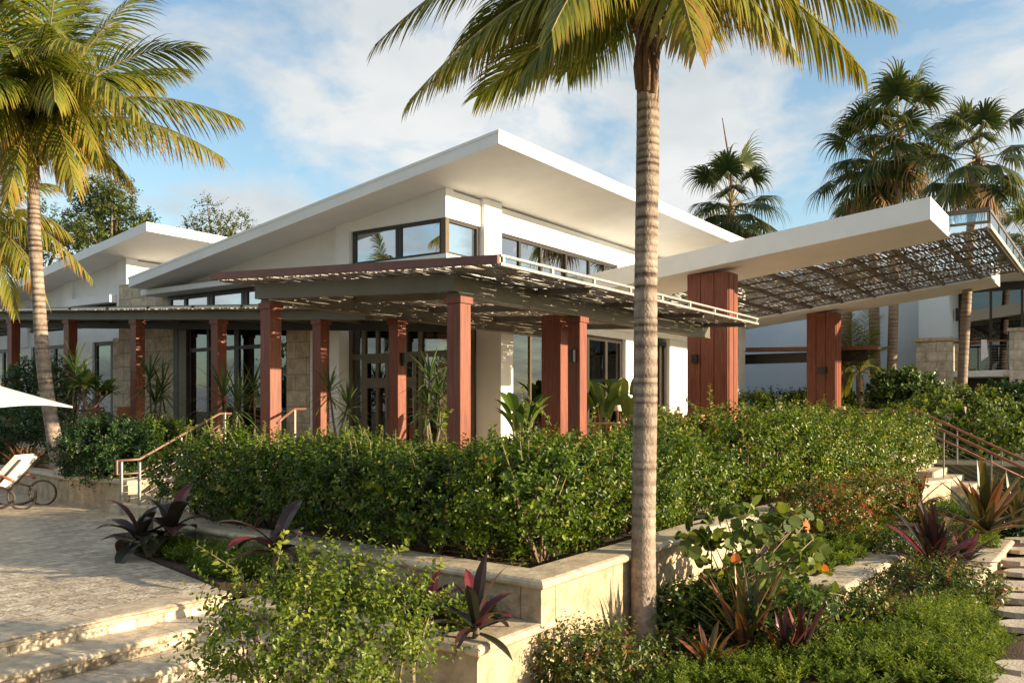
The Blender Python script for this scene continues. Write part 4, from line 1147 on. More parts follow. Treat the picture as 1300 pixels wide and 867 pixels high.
# ---- fan palms
def fan_leaf_mesh(el, pet, R_, spread=125, nb=34):
    """costapalmate fan on its petiole, pointing along +x at elevation el, drooping tips"""
    mb = MB()
    d = V(math.cos(el), 0, math.sin(el))
    q = []; dd = d.copy(); p = V(0, 0, 0)
    for i in range(6):
        q.append(p.copy()); p = p + dd * pet / 5; dd = (dd - UP * .05 * (1.2 - abs(math.sin(el)))).normalized()
    hub = q[-1]
    up = V(-dd.z, 0, dd.x)
    sdv = V(0, 1, 0)
    face = (up * .9 + dd * .1).normalized()
    pet_t = q
    for k in range(nb):
        a = R(-spread + 2 * spread * k / (nb - 1) + rnd.uniform(-2, 2))
        bd = (dd * math.cos(a) + sdv * math.sin(a) - face * (.12 + .25 * abs(math.sin(a)))).normalized()
        wv = (sdv * math.cos(a) - dd * math.sin(a)).normalized()
        l = R_ * (.78 + .28 * math.cos(a * .7)) * rnd.uniform(.85, 1.1)
        pp = hub.copy(); dr = bd.copy(); pts = []
        m = 6
        for i in range(m + 1):
            pts.append(pp.copy()); pp = pp + dr * l / m
            dr = (dr - UP * (0.02 if i < 2 else .2 + .13 * i * rnd.uniform(.5, 1.4))).normalized()
        wmax = 2 * math.pi * l * .5 * (2 * spread / 360) / nb * 1.0
        wd = [.06, .6, 1.0, .8, .5, .3, .04]
        t0 = min(.9, max(0, rnd.gauss(.42, .16)))
        b = len(mb.v)
        for i in range(m + 1):
            mb.v += [tuple(pts[i] - wv * wmax * wd[i] / 2), tuple(pts[i] + wv * wmax * wd[i] / 2)]
            mb.t += [min(1, t0 + .06 * i)] * 2
        for i in range(m):
            x = b + 2 * i
            mb.f.append((x, x + 1, x + 3, x + 2))
    me = MB()
    return mb, pet_t
FAN = []
for el in (1.35, 1.0, .7, .4, .1, -.25, -.6, -1.0):
    var = []
    for j in range(2):
        mb, q = fan_leaf_mesh(el, rnd.uniform(.95, 1.35), rnd.uniform(1.0, 1.2))
        def mk(name, b, m):
            me = bpy.data.meshes.new(name)
            me.from_pydata(b.v, [], b.f)
            if b.t:
                a = me.attributes.new('tint', 'FLOAT', 'POINT'); a.data.foreach_set('value', np.array(b.t, dtype=np.float32))
            me.materials.append(M[m]); me.update()
            return me
        pm = MB().tube(q, [.03, .022, .018, .016, .014, .012], 5)
        pm.t = []
        var.append((mk('fan', mb, 'fan_leaf'), mk('petiole', pm, 'rachis'), mk('fan', mb, 'dead_leaf')))
    FAN.append(var)
def fan_palm(u, v, vb, d, label, sc=1.0, n=34, r=.2, zbase=.3, dead=3, spear=False, ub=None):
    c = P(u, v, d=d)
    b = P(ub if ub is not None else u, vb, d=d); b.z = zbase
    t = thing('fan_palm', label, 'palm tree', b, 'fan palms behind the buildings')
    palm_trunk(t, [b, (b + c) / 2 + V(.1, .1, 0), c], r * 1.1, r * .85, .16, 'fan_trunk', .05, .15)
    hm = MB()
    for k in range(18):
        a = rnd.uniform(0, 6.28); p = c - UP * rnd.uniform(.2, 1.0)
        hm.tube([p, p + V(math.cos(a) * r * 1.1, math.sin(a) * r * 1.1, .12), p + V(math.cos(a) * r * 1.5, math.sin(a) * r * 1.5, .35)], [.05, .05, .02], 5)
    hm.build('old_leaf_bases', M['husk'], t, smooth=True)
    for k in range(n):
        i = min(7, int(8 * ((k + .5) / n) ** .9)); va = FAN[i][k % 2]
        old = k >= n - dead
        f = mesh_obj('fan_leaf', va[2] if old else va[0], None, t)
        f.location = c - Vector(t.location) + V(0, 0, -.5 * k / n + .2)
        f.rotation_euler = (rnd.uniform(-.15, .15), 0, 2.4 * k + rnd.uniform(-.3, .3))
        s_ = sc * rnd.uniform(.85, 1.12); f.scale = (s_, s_, s_)
        mesh_obj('petiole', va[1], None, f)
    if spear:
        MB().tube([c, c + V(.05, 0, 1.6), P(917, 150, d=d)], [.09, .06, .02], 6).build('dead_spear', M['husk'], t)
    return t
fan_palm(928, 262, 480, 43, 'fan palm with bare spear behind the peak roof, left of the white canopy wing', 1.43, 31, spear=True, zbase=.3)
fan_palm(1108, 205, 515, 38.8, 'tall fan palm with spread crown above the white wing, left of a close pair', 1.40, 29, ub=1113, r=.22)
fan_palm(1142, 172, 515, 38, 'tallest fan palm, windswept crown above the canopy wing, right trunk of a close pair', 1.47, 27, ub=1131, r=.2)
fan_palm(1240, 200, 515, 34, 'fan palm with pale slender trunk crossing the coral stone pier on the right', 1.26, 29, ub=1217, r=.175)
fan_palm(1306, 315, 515, 40, 'short fan palm cut by the right edge above the balcony roof', 1.19, 21)
fan_palm(1076, 335, 515, 39, 'fan palm whose crown hides behind the tilted slatted panel', .6, 20, ub=1075, r=.24, dead=2)

# ---- small feather palm before the blue wall
b = P(1094, 520, d=37.8); b.z = .3
fp_ = thing('young_palm', 'young feathery palm with short trunk before the blue wall between two trunks', 'palm tree', b)
c = P(1091, 476, d=37.8)
palm_trunk(fp_, [b, (b + c) / 2, c], .2, .14)
for (u, v, dd, ar) in [(1118, 402, 0, .3), (1100, 392, .3, .2), (1078, 398, -.2, .3), (1062, 425, .2, .5), (1125, 440, -.3, .6), (1056, 470, 0, .7), (1126, 476, .2, .8), (1108, 420, -.8, .4), (1072, 500, -.4, .8), (1115, 505, -.4, .9), (1085, 410, .9, .4)]:
    frond(fp_, c, P(u, v, d=37.8 + dd), ar, 40, .75, .35, .1)

# ------------------------------------------------------------------ leafy shrubs
def shrub(name, label, cat, blobs, n, per, tl, ll, lw, m, loc=None, group=None, up=.5, tint=.45, sd=.22, stems=10, zs=None, round_=False, jit=.5, r0=.72, r1=1.08, sr=.012, kind=None):
    B = blobs
    if loc is None:
        loc = (B[0][0], B[0][1], min(q[2] - q[5] for q in B))
    t = thing(name, label, cat, loc, group)
    p, nn = blob_surface(B, n, r0, r1)
    zmin = zs if zs is not None else -99
    k = p[:, 2] > zmin; p, nn = p[k], nn[k]
    bs, ad, no, le, wi, ti = twig_leaves(p, nn, per, tl, ll, lw, up, jit, tint, sd)
    leaf_mesh('foliage', bs, ad, no, le, wi, ti, M[m], t, round_=round_)
    if stems:
        mb = MB()
        for k in range(stems):
            q = B[k % len(B)]
            b0 = V(q[0] + rnd.uniform(-.5, .5) * q[3], q[1] + rnd.uniform(-.5, .5) * q[4], loc[2])
            for j in range(3):
                e = V(q[0] + rnd.uniform(-.8, .8) * q[3], q[1] + rnd.uniform(-.8, .8) * q[4], q[2] + rnd.uniform(-.3, .7) * q[5])
                mm = b0.lerp(e, .45) + V(rnd.uniform(-.1, .1), rnd.uniform(-.1, .1), .08)
                mb.tube([b0, mm, e], [sr, sr * .75, sr * .35], 5)
        mb.build('stems', M['twig'], t, smooth=True)
    return t

def sprigs(t, pts, ll, lw, m, per=22, tint=.6):
    """longer leafy shoots, each a part of its own: (base, tip) pairs"""
    for a, b in pts:
        bs, ad, no, le, wi, ti = [], [], [], [], [], []
        mid = (a + b) / 2 + V(rnd.uniform(-.04, .04), rnd.uniform(-.04, .04), .05)
        for k in range(per):
            s = (k + .5) / per; p = bez(a, mid, b, s); d = (b - a).normalized()
            x = d.cross(V(rnd.gauss(0, 1), rnd.gauss(0, 1), rnd.gauss(0, 1))).normalized()
            bs.append(p); ad.append(d * .6 + x); no.append(V(rnd.gauss(0, .5), rnd.gauss(0, .5), .7) - FWD * .6 + d * .3); sc = (1 - .45 * s) * rnd.uniform(.8, 1.2)
            le.append(ll * sc); wi.append(lw * sc); ti.append(min(.97, max(0, tint + .25 * s + rnd.gauss(0, .12))))
        o = leaf_mesh('shoot', bs, ad, no, le, wi, ti, M[m], t)
        MB().tube([a, mid, b], [.005, .004, .0015], 4).build('shoot_stem', M['twig'], o)

# ---- the big clipped hedge in three masses
def row(x0, y0, x1, y1, n, rx, ry, rz_, z, jz=.13, jx=.15):
    o = []
    for k in range(n):
        s = (k + .5) / n
        o.append((x0 + (x1 - x0) * s + rnd.uniform(-jx, jx), y0 + (y1 - y0) * s + rnd.uniform(-jx, jx), z + rnd.uniform(-jz, jz), rx * rnd.uniform(.9, 1.1), ry * rnd.uniform(.9, 1.1), rz_ * rnd.uniform(.92, 1.1)))
    return o
hb1 = row(7.4, 9.9, 7.05, 5.6, 8, .62, .58, .50, .74) + row(8.45, 9.9, 8.3, 6.6, 6, .75, .65, .46, .70) + row(9.3, 9.8, 9.4, 8.0, 3, .6, .6, .42, .70) + [(7.75, 10.7, .76, .5, .42, .48)]
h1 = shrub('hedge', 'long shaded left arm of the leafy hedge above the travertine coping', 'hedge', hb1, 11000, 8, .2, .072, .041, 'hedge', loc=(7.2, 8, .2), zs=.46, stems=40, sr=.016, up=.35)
hb2 = row(7.0, 4.95, 11.5, 4.95, 7, .68, .55, .48, .73) + row(7.8, 5.9, 11.6, 6.0, 6, .72, .65, .45, .68) + row(9.5, 6.8, 12, 6.9, 3, .7, .5, .42, .66)
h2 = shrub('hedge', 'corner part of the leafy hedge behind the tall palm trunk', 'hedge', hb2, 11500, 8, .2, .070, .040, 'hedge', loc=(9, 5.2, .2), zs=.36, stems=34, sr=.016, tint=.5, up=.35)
hb3 = row(12.2, 5.8, 13.0, 5.9, 2, .6, .5, .6, .85) + row(13.1, 4.85, 19.9, 3.75, 8, .72, .62, .62, .88) + row(13.5, 5.8, 19.2, 5.0, 7, .8, .7, .62, .92)
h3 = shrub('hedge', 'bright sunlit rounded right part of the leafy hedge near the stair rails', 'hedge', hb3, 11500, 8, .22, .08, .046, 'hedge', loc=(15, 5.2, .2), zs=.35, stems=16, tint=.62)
def shoots_on(t, B, n, zt, lo, hi, m='hedge', ll=.055, lw=.03):
    o = []
    for k in range(n):
        q = B[rnd.randrange(len(B))]
        a = V(q[0] + rnd.uniform(-.5, .5), q[1] + rnd.uniform(-.5, .5), q[2] + q[5] * .8)
        o.append((a, a + V(rnd.uniform(-.12, .12), rnd.uniform(-.12, .12), rnd.uniform(lo, hi))))
    sprigs(t, o, ll, lw, m)
shoots_on(h1, hb1, 80, 1.4, .15, .40)
shoots_on(h2, hb2, 85, 1.4, .12, .38)
shoots_on(h3, hb3, 60, 1.5, .12, .3)
def branches_on(t, B, n, zs, lo, hi, ll, lw):
    """longer, larger leaved new growth breaking out of the sides and top"""
    p, nn = blob_surface(B, n * 3, .95, 1.02)
    k = (p[:, 2] > zs) & ((nn[:, 0] + nn[:, 1] < .35) | (nn[:, 2] > .5)); p, nn = p[k][:n], nn[k][:n]
    for a, d in zip(p, nn):
        a = Vector(a); d = (Vector(d) * .9 + V(rnd.gauss(0, .3), rnd.gauss(0, .3), rnd.uniform(.3, 1.0))).normalized()
        e = a + d * rnd.uniform(lo, hi)
        bs, ad, no, le, wi, ti = [], [], [], [], [], []
        mid = (a + e) / 2 + V(0, 0, .03); per = 13; t0 = rnd.gauss(.66, .12)
        for j in range(per):
            s = (j + .5) / per; q = bez(a, mid, e, s); x = d.cross(V(rnd.gauss(0, 1), rnd.gauss(0, 1), rnd.gauss(0, 1))).normalized()
            bs.append(q); ad.append(d * .7 + x); no.append(V(rnd.gauss(0, .4), rnd.gauss(0, .4), .8) - FWD * .5); sc = (1 - .4 * s) * rnd.uniform(.8, 1.2)
            le.append(ll * sc); wi.append(lw * sc); ti.append(min(.96, max(0, t0 + .2 * s + rnd.gauss(0, .08))))
        o = leaf_mesh('leafy_branch', bs, ad, no, le, wi, ti, M['hedge'], t)
        MB().tube([a - d * .15, mid, e], [.006, .004, .0015], 4).build('branch_stem', M['twig'], o)
branches_on(h1, hb1, 95, .45, .14, .32, .085, .048)
branches_on(h2, hb2, 98, .42, .14, .34, .085, .048)
branches_on(h3, hb3, 95, .45, .14, .32, .095, .054)
big = []
for (u0, v0, u1, v1, d) in [(668, 540, 662, 492, 12.5), (700, 540, 668, 505, 12), (905, 535, 902, 487, 13.5), (940, 540, 945, 512, 14), (885, 530, 870, 508, 13), (560, 545, 572, 520, 10.5), (750, 545, 758, 513, 13), (1010, 530, 1014, 508, 16)]:
    big.append((P(u0, v0, d=d), P(u1, v1, d=d)))
sprigs(h2, big, .085, .045, 'hedge', 26, .65)

# ---- foreground shrub at the foot of the steps
c = P(405, 800, d=5.9)
fb = []
for (u, v, d, r_) in [(330, 792, 5.9, .24), (400, 762, 6.1, .26), (460, 782, 6.1, .30), (510, 787, 6.2, .20), (350, 830, 5.6, .30), (430, 830, 5.7, .34), (390, 880, 5.5, .38), (300, 840, 5.7, .2), (470, 850, 5.9, .25), (330, 890, 5.5, .3)]:
    q = P(u, v, d=d); fb.append((q.x, q.y, q.z, r_, r_, r_ * .9))
fs_ = shrub('shrub', 'loose bright green shrub in the foreground beside the travertine steps', 'shrub', fb, 900, 16, .34, .050, .028, 'shrub', loc=(c.x, c.y, -.55), stems=12, tint=.5, jit=.6)
o = []
for (u0, v0, u1, v1, d) in [(335, 770, 248, 690, 5.9), (340, 790, 232, 812, 5.7), (350, 730, 362, 675, 6.1), (400, 720, 352, 745, 6.2), (330, 850, 238, 855, 5.6), (470, 740, 520, 690, 6.2), (380, 730, 395, 690, 6.1), (430, 735, 455, 700, 6.2), (500, 750, 562, 715, 6.3), (500, 800, 545, 790, 6.2), (310, 790, 255, 775, 5.8), (320, 870, 225, 812, 5.6), (440, 730, 470, 705, 6.2)]:
    o.append((P(u0, v0, d=d), P(u1, v1, d=d + rnd.uniform(-.1, .1))))
sprigs(fs_, o, .085, .042, 'shrub', 24, .60)

# ---- low coppery shrubs and others in the right bed
def clump(u, v, d, ru, rv, k=6, seed=0):
    """blobs filling an ellipse of the photo at depth d, resting on what is below"""
    o = []
    for i in range(k):
        a = 6.28 * i / k; s = .55 if i else 0
        q = P(u + ru * s * math.cos(a), v + rv * s * math.sin(a), d=d + rnd.uniform(-.35, .35) * ru * d / FPX * 1.5)
        rr = ru * d / FPX * .58; rz2_ = rv * d / FPX * .6
        o.append((q.x, q.y, q.z, rr, rr, rz2_))
    return o
shrub('croton_shrub', 'low red tipped shrub at the foot of the tall wall left of the palm trunk', 'shrub', clump(738, 846, 7.6, 88, 38, 8), 1400, 8, .16, .055, .032, 'croton', stems=8, tint=.42, zs=-.6)
shrub('croton_shrub', 'mixed green and red shrub just right of the tall palm trunk base', 'shrub', clump(872, 838, 8.2, 34, 28, 5), 500, 8, .16, .055, .032, 'croton', stems=5, tint=.35, zs=-.6)
shrub('croton_shrub', 'reddish bronze leafed shrub growing on the stepped wall under the sunlit hedge', 'shrub', clump(1048, 655, 12.1, 62, 32, 7), 1300, 8, .15, .06, .04, 'croton', stems=6, tint=.62)
shrub('croton_shrub', 'orange flecked shrub under the burgundy strap plant near the stair rails', 'shrub', clump(1120, 628, 13.8, 55, 22, 6), 1000, 8, .15, .06, .04, 'croton', stems=5, tint=.6)
shrub('croton_shrub', 'rounded yellow green shrub with red tips beside the flagstone path', 'shrub', clump(1190, 765, 9.9, 78, 42, 8), 1700, 8, .15, .058, .036, 'croton', stems=6, tint=.42)
shrub('croton_shrub', 'small yellow green shrub at the end of the stepped stone wall', 'shrub', clump(1095, 785, 9.0, 40, 25, 5), 420, 7, .15, .055, .035, 'croton', stems=4, tint=.4)

# ---- round leaved sea grape
def sea_grape(label, cl, n, loc, ll=.13):
    t = thing('sea_grape', label, 'shrub', loc)
    p, nn = blob_surface(cl, n, .5, 1.05)
    D = nrmz(rng.normal(size=p.shape) * .8 + nn * .6 + np.array([0, 0, .35]))
    no = nrmz(rng.normal(size=p.shape) * .6 + np.array([0, 0, .9]) + nn * .5)
    le = ll * rng.uniform(.6, 1.15, len(p))
    leaf_mesh('foliage', p, D, no, le, le * rng.uniform(.95, 1.15, len(p)), np.clip(rng.normal(.45, .24, len(p)), 0, 1), M['grape'], t, round_=True, fold=.12, curl=.08)
    mb = MB()
    for k in range(0, len(p), max(1, len(p) // 34)):
        e = Vector(p[k]); b0 = Vector(loc) + V(rnd.uniform(-.25, .25), rnd.uniform(-.25, .25), 0)
        mb.tube([b0, b0.lerp(e, .5) + V(0, 0, .15), e], [.011, .008, .004], 5)
    mb.build('stems', M['twig'], t, smooth=True)
    return t
q = P(935, 815, d=8.9)
sea_grape('round leaved shrub with orange leaves spilling over the wall right of the palm', clump(960, 692, 9.2, 85, 48, 9) + clump(985, 750, 8.8, 60, 38, 5) + clump(1020, 690, 9.6, 45, 34, 4), 1050, (q.x, q.y, -.5))
q = P(1060, 800, d=8.9)
sea_grape('small round leaved sprout low in front of the stepped wall end', clump(1050, 790, 8.7, 45, 35, 4), 40, (q.x, q.y, -.5), .12)

# ------------------------------------------------------------------ strap leaved plants
def strap_leaf(mb, b, d, l, w, droop, tint, tipt=.15, m=7, fold=.25):
    pts, sds, nrs, wds, ts = [], [], [], [], []
    p = b.copy(); dd = d.normalized()
    az = V(dd.x, dd.y, 0); az = az.normalized() if az.length > .02 else V(1, 0, 0)
    sd = V(-az.y, az.x, 0)
    for i in range(m + 1):
        s = i / m
        pts.append(p.copy()); sds.append(sd); nrs.append(sd.cross(dd) * -1 if sd.cross(dd).z < 0 else sd.cross(dd))
        wds.append(w * (.35 + .65 * math.sin(math.pi * min(1, .15 + .6 * s)) ** 1.0) * (1 if s < .6 else max(.02, 1 - ((s - .6) / .4) ** 1.6)))
        ts.append(min(1, max(0, tint + tipt * s)))
        p = p + dd * l / m
        dd = (dd - UP * droop / m * (0.5 + s)).normalized()
    mb.strip(pts, sds, wds, ts, fold, nrs)

def rosette(label, name, u, v, d, n, l, w, m, el=(.1, 1.3), droop=.9, tint=(.5, .22), z=None, stems=1, h=.1, cat='plant', spread=.08, group=None):
    c = P(u, v, d=d)
    if z is not None: c.z = z
    t = thing(name, label, cat, c, group)
    for s in range(stems):
        mb = MB()
        b = c + (V(rnd.uniform(-1, 1) * spread, rnd.uniform(-1, 1) * spread, h * rnd.uniform(.6, 1.1)) if stems > 1 else V(0, 0, h))
        for k in range(n):
            a = 2.4 * k + rnd.uniform(-.3, .3)
            e = el[1] + (el[0] - el[1]) * (k / n) + rnd.uniform(-.12, .12)
            dv_ = V(math.cos(a) * math.cos(e), math.sin(a) * math.cos(e), math.sin(e))
            strap_leaf(mb, b + dv_ * .02 - UP * .15 * l * (k / n), dv_, l * rnd.uniform(.7, 1.1), w * rnd.uniform(.8, 1.1), droop * rnd.uniform(.6, 1.3), min(1, max(0, rnd.gauss(*tint))))
        mb.build('leaves', M[m], t)
        if h > .12:
            MB().tube([c + (b - c) * V(.4, .4, 0).length * 0, c.lerp(b, .5) + V(rnd.uniform(-.02, .02), rnd.uniform(-.02, .02), 0), b], [.035, .028, .022], 7).build('stem', M['bark'], t, smooth=True)
    return t
# burgundy ti plants along the left wall and in the low box
rosette('burgundy broad leaved ti plant at the left end of the planter wall', 'ti_plant', 190, 700, 10.2, 13, .60, .19, 'burgundy', (-.1, 1.2), 1.6, (.3, .2), z=.02, stems=2, h=.35, spread=.22)
rosette('drooping burgundy ti plant midway along the left planter wall', 'ti_plant', 350, 725, 8.7, 11, .62, .17, 'burgundy', (-.1, 1.0), 1.7, (.38, .22), z=.0, stems=1, h=.38)
rosette('dark upright ti plant in the low box, left of the pair', 'ti_plant', 545, 775, 7.25, 12, .46, .115, 'burgundy', (.1, 1.3), 1.2, (.4, .25), z=-.08, stems=1, h=.16)
rosette('red centred ti plant in the low box by the wall corner', 'ti_plant', 604, 790, 6.9, 16, .52, .10, 'burgundy', (-.1, 1.35), 1.3, (.42, .28), z=-.08, stems=1, h=.13)
# bronze strap plants on the right
rosette('tall clump of bronze and green strap leaves right of the palm trunk', 'flax_plant', 935, 820, 8.2, 26, .85, .055, 'bronze_leaf', (.5, 1.4), .7, (.5, .25), z=-.5, stems=2, h=.05, spread=.15)
rosette('short reddish strap leaved plant at the bottom edge right of the palm', 'flax_plant', 900, 862, 7.6, 16, .45, .055, 'bronze_leaf', (.4, 1.3), .8, (.75, .2), z=-.5, stems=1, h=.03)
rosette('large dark burgundy spiky plant beside the path kerb', 'bromeliad', 1185, 715, 11.3, 50, .85, .11, 'burgundy', (.0, 1.35), .8, (.35, .25), z=-.35, h=.1)
rosette('tall bronze green spiky plant in front of the right stair rails', 'bromeliad', 1252, 645, 13.6, 40, 1.0, .14, 'bronze_leaf', (.2, 1.4), .35, (.5, .25), z=-.15, h=.1)
rosette('red and green spiky plant under the right end of the hedge', 'bromeliad', 1158, 630, 14.2, 30, .75, .11, 'bronze_leaf', (.15, 1.3), .5, (.8, .2), z=.0, h=.1)
rosette('coppery bromeliads under the left palm behind the low wall', 'bromeliad', 42, 590, 19.0, 22, .6, .06, 'bronze_leaf', (.2, 1.3), .6, (.7, .2), z=.45, stems=4, h=.06, spread=.7)

def dracaena(label, u, vtop, vbot, d, zb, heads, n=34, l=.6, w=.045, sc=1.0, group='dracaenas on the deck'):
    b = P(u, vbot, d=d); b.z = zb
    t = thing('dracaena', label, 'plant', b, group)
    for (du, vv) in heads:
        c = P(u + du, vv, d=d + rnd.uniform(-.2, .2))
        MB().tube([b + V(rnd.uniform(-.05, .05), rnd.uniform(-.05, .05), 0), b.lerp(c, .5) + V(rnd.uniform(-.06, .06), rnd.uniform(-.06, .06), 0), c], [.035, .028, .022], 6).build('stem', M['bark'], t, smooth=True)
        mb = MB()
        for k in range(n):
            a = 2.4 * k; e = 1.35 - 2.0 * k / n + rnd.uniform(-.12, .12)
            dv_ = V(math.cos(a) * math.cos(e), math.sin(a) * math.cos(e), math.sin(e))
            strap_leaf(mb, c - UP * .25 * k / n, dv_, l * rnd.uniform(.8, 1.1), w, .75, min(1, max(0, rnd.gauss(.5, .2))))
        mb.build('leaves', M['dracaena'], t)
    return t
dracaena('dracaena with long drooping leaves beside the fourth red column from the left', 196, 450, 545, 22.5, .44, [(-6, 478), (10, 492), (2, 510)], 40, .8)
dracaena('full grassy dracaena left of the widest front column', 291, 480, 540, 20.5, .44, [(-8, 500), (12, 512)], 42, .9)
dracaena('dark dracaena right behind the full grassy one by the glazed wall', 322, 480, 540, 23, DECK, [(0, 492)], 36, .8)
dracaena('two headed dracaena beside the white wall between red columns', 428, 480, 545, 19.0, DECK, [(-10, 492), (14, 512)], 36, .65)
dracaena('tall dracaena before the entrance doors left of the corner column', 548, 455, 550, 17.2, DECK, [(-2, 478), (10, 500), (-6, 512)], 40, .65)
dracaena('dark spiky dracaena right of the left palm trunk', 92, 460, 560, 21.5, .44, [(4, 470), (12, 490)], 36, .85)
# broad upright leaves
def broad(label, u, v, d, zb, n, l, w, name='bird_of_paradise', m='banana', lean=.25):
    b = P(u, v, d=d); b.z = zb
    t = thing(name, label, 'plant', b)
    mb, st = MB(), MB()
    for k in range(n):
        a = 2.4 * k + rnd.uniform(-.4, .4); h = l * rnd.uniform(.5, 1.0)
        e0 = b + V(math.cos(a) * .08, math.sin(a) * .08, 0); tip = b + V(math.cos(a) * lean * h * 1.3, math.sin(a) * lean * h * 1.3, h)
        st.tube([e0, e0.lerp(tip, .55) + UP * .08, tip], [.018, .014, .008], 5)
        dv_ = V(math.cos(a) * .55, math.sin(a) * .55, 1)
        strap_leaf(mb, tip, dv_, l * .6, w, 1.1, min(1, max(0, rnd.gauss(.5, .2))), .1, 7, .35)
    mb.build('leaves', M[m], t); st.build('leaf_stalks', M['rachis'], t, smooth=True)
    return t
broad('broad leaved plant with upright leaves right of the white corner pier', 662, 545, 18.6, DECK, 13, 1.0, .24)
broad('dark broad leaved plant against the curtained window', 765, 545, 27, DECK, 14, 1.5, .34)
broad('dark broad leaved plant half hidden left of the tall trunk at the curtained window', 795, 545, 27.3, DECK, 12, 1.5, .34)

# left shrubs and the small bare stemmed tree
b = P(98, 590, d=19.5); b.z = .44
ft = thing('frangipani', 'small bare stemmed tree with large leaf clusters right of the left palm trunk', 'tree', b)
mb = MB(); tips = []
def br3(p, d, l, r, k):
    e = p + d * l
    mb.tube([p, p.lerp(e, .5) + V(rnd.uniform(-.05, .05), rnd.uniform(-.05, .05), 0), e], [r, r * .9, r * .75], 7)
    if k == 0: tips.append((e, d)); return
    for j in range(2 + (k == 2)):
        a = rnd.uniform(0, 6.28)
        br3(e, (d + V(math.cos(a), math.sin(a), .15) * .7).normalized(), l * .72, r * .72, k - 1)
br3(b, V(-.08, .05, 1).normalized(), .75, .06, 3)
mb.build('trunk', M['bark'], ft, smooth=True)
mb = MB()
for e, d in tips:
    for k in range(11):
        a = 2.4 * k; el_ = rnd.uniform(-.2, 1.1)
        strap_leaf(mb, e, V(math.cos(a) * math.cos(el_), math.sin(a) * math.cos(el_), math.sin(el_)), rnd.uniform(.25, .42), .12, .6, min(1, max(0, rnd.gauss(.5, .25))))
mb.build('leaves', M['banana'], ft)
shrub('shrub', 'dark rounded shrub behind the low wall beside the left handrail', 'shrub', clump(140, 575, 16.3, 55, 34, 8), 2100, 8, .22, .085, .045, 'deep', stems=8, tint=.5)
shrub('shrub', 'dense dark shrub below the umbrella at the left edge', 'shrub', clump(20, 553, 20.5, 70, 30, 8), 2000, 8, .22, .09, .05, 'deep', stems=6, tint=.45)
shrub('shrub', 'green shrub beneath the dracaenas behind the top of the left handrail', 'shrub', clump(205, 560, 17.5, 34, 20, 6), 1100, 8, .22, .075, .04, 'hedge', stems=6, tint=.45)
shrub('shrub', 'leafy shrub between the left trunk and the first red columns', 'shrub', clump(60, 495, 24, 45, 34, 6), 900, 7, .25, .13, .07, 'deep', stems=6, tint=.6)

# shrubs of the rear garden on the right
shrub('shrub', 'mounded sea grape thicket behind the right stair rails', 'shrub', clump(1215, 545, 25, 75, 42, 9) + clump(1270, 580, 23, 60, 40, 6), 2200, 7, .3, .15, .12, 'grape', stems=10, tint=.35, round_=True)
shrub('shrub', 'round leaved bush against the blue wall left of the stone pier', 'shrub', clump(1150, 505, 33, 42, 28, 7), 900, 7, .3, .2, .15, 'deep', stems=6, tint=.7, round_=True)
shrub('shrub', 'dark bush under the balcony at the right edge', 'shrub', clump(1290, 528, 30, 40, 34, 7), 1200, 8, .35, .2, .09, 'deep', stems=5, tint=.4)
shrub('shrub', 'low dark shrub at the right edge below the stair rails', 'shrub', clump(1290, 655, 15.5, 30, 30, 5), 700, 8, .25, .10, .05, 'deep', stems=4, tint=.4)
shrub('shrub', 'low row of bushes at the foot of the blue wall beyond the deck', 'shrub', [tuple(P(u, 520, d=38.5)) [:2] + (1.55, .9, .9, .75) for u in range(955, 1120, 26)], 2600, 7, .35, .16, .1, 'hedge', stems=6, tint=.55)

# ------------------------------------------------------------------ feathery ground cover
def fern(label, area, n, h, zf_=None, m='fern', sc=1.0):
    """soft plumes over an area given by a sampling function -> one mass"""
    nc = max(6, n // 15); cl = [(area(), rnd.uniform(.65, 1.35), rnd.gauss(.45, .14)) for _ in range(nc)]
    bs, ad, no, le, wi, ti = [], [], [], [], [], []
    for i in range(n):
        c, hs_, tc_ = cl[i % nc]
        a = rnd.uniform(0, 6.28); ln = rnd.uniform(.1, 1.3)
        p = c + V(rnd.gauss(0, .05), rnd.gauss(0, .05), 0)
        d = V(math.cos(a) * ln, math.sin(a) * ln, 1).normalized(); hh = h * 1.35 * hs_ * rnd.uniform(.6, 1.15); t0 = tc_ + rnd.gauss(0, .08)
        for k in range(20):
            s = (k + .5) / 20
            q = p + d * hh * s - UP * .18 * hh * s * s * ln
            b = rnd.uniform(0, 6.28); x = (V(math.cos(b), math.sin(b), .45) + d * .3)
            bs.append(q); ad.append(x); no.append(V(rnd.gauss(0, .4), rnd.gauss(0, .4), 1)); l = .055 * sc * (1.15 - .75 * s) * rnd.uniform(.7, 1.2)
            le.append(l); wi.append(l * .34); ti.append(min(1, max(0, t0 + .35 * (s - .4) + rnd.gauss(0, .08))))
    o = leaf_mesh('ground_cover', bs, ad, no, le, wi, ti, M[m], None, origin=(0, 0, 0), fold=.1)
    return tag(o, label, 'ground cover', kind='stuff')
def quad_area(c4, bump=0.0):
    A = [Vector(q) for q in c4]
    def f():
        s, t = rnd.random(), rnd.random()
        q = A[0].lerp(A[1], s).lerp(A[3].lerp(A[2], s), t)
        return q + UP * (bump * math.sin(math.pi * s) * math.sin(math.pi * t) + bump * .35 * math.sin(q.x * 9) * math.sin(q.y * 8))
    return f
fern('bright feathery fern bank across the bottom right corner', quad_area([P(930, 880, z=-.5), P(1240, 880, z=-.5), P(1275, 805, z=-.48), P(985, 812, z=-.5)], .10), 1900, .17)
fern('shaded feathery fern bank below the rounded shrub', quad_area([P(1080, 850, z=-.5), P(1270, 850, z=-.5), P(1245, 775, z=-.48), P(1120, 790, z=-.5)], .14), 1200, .18)
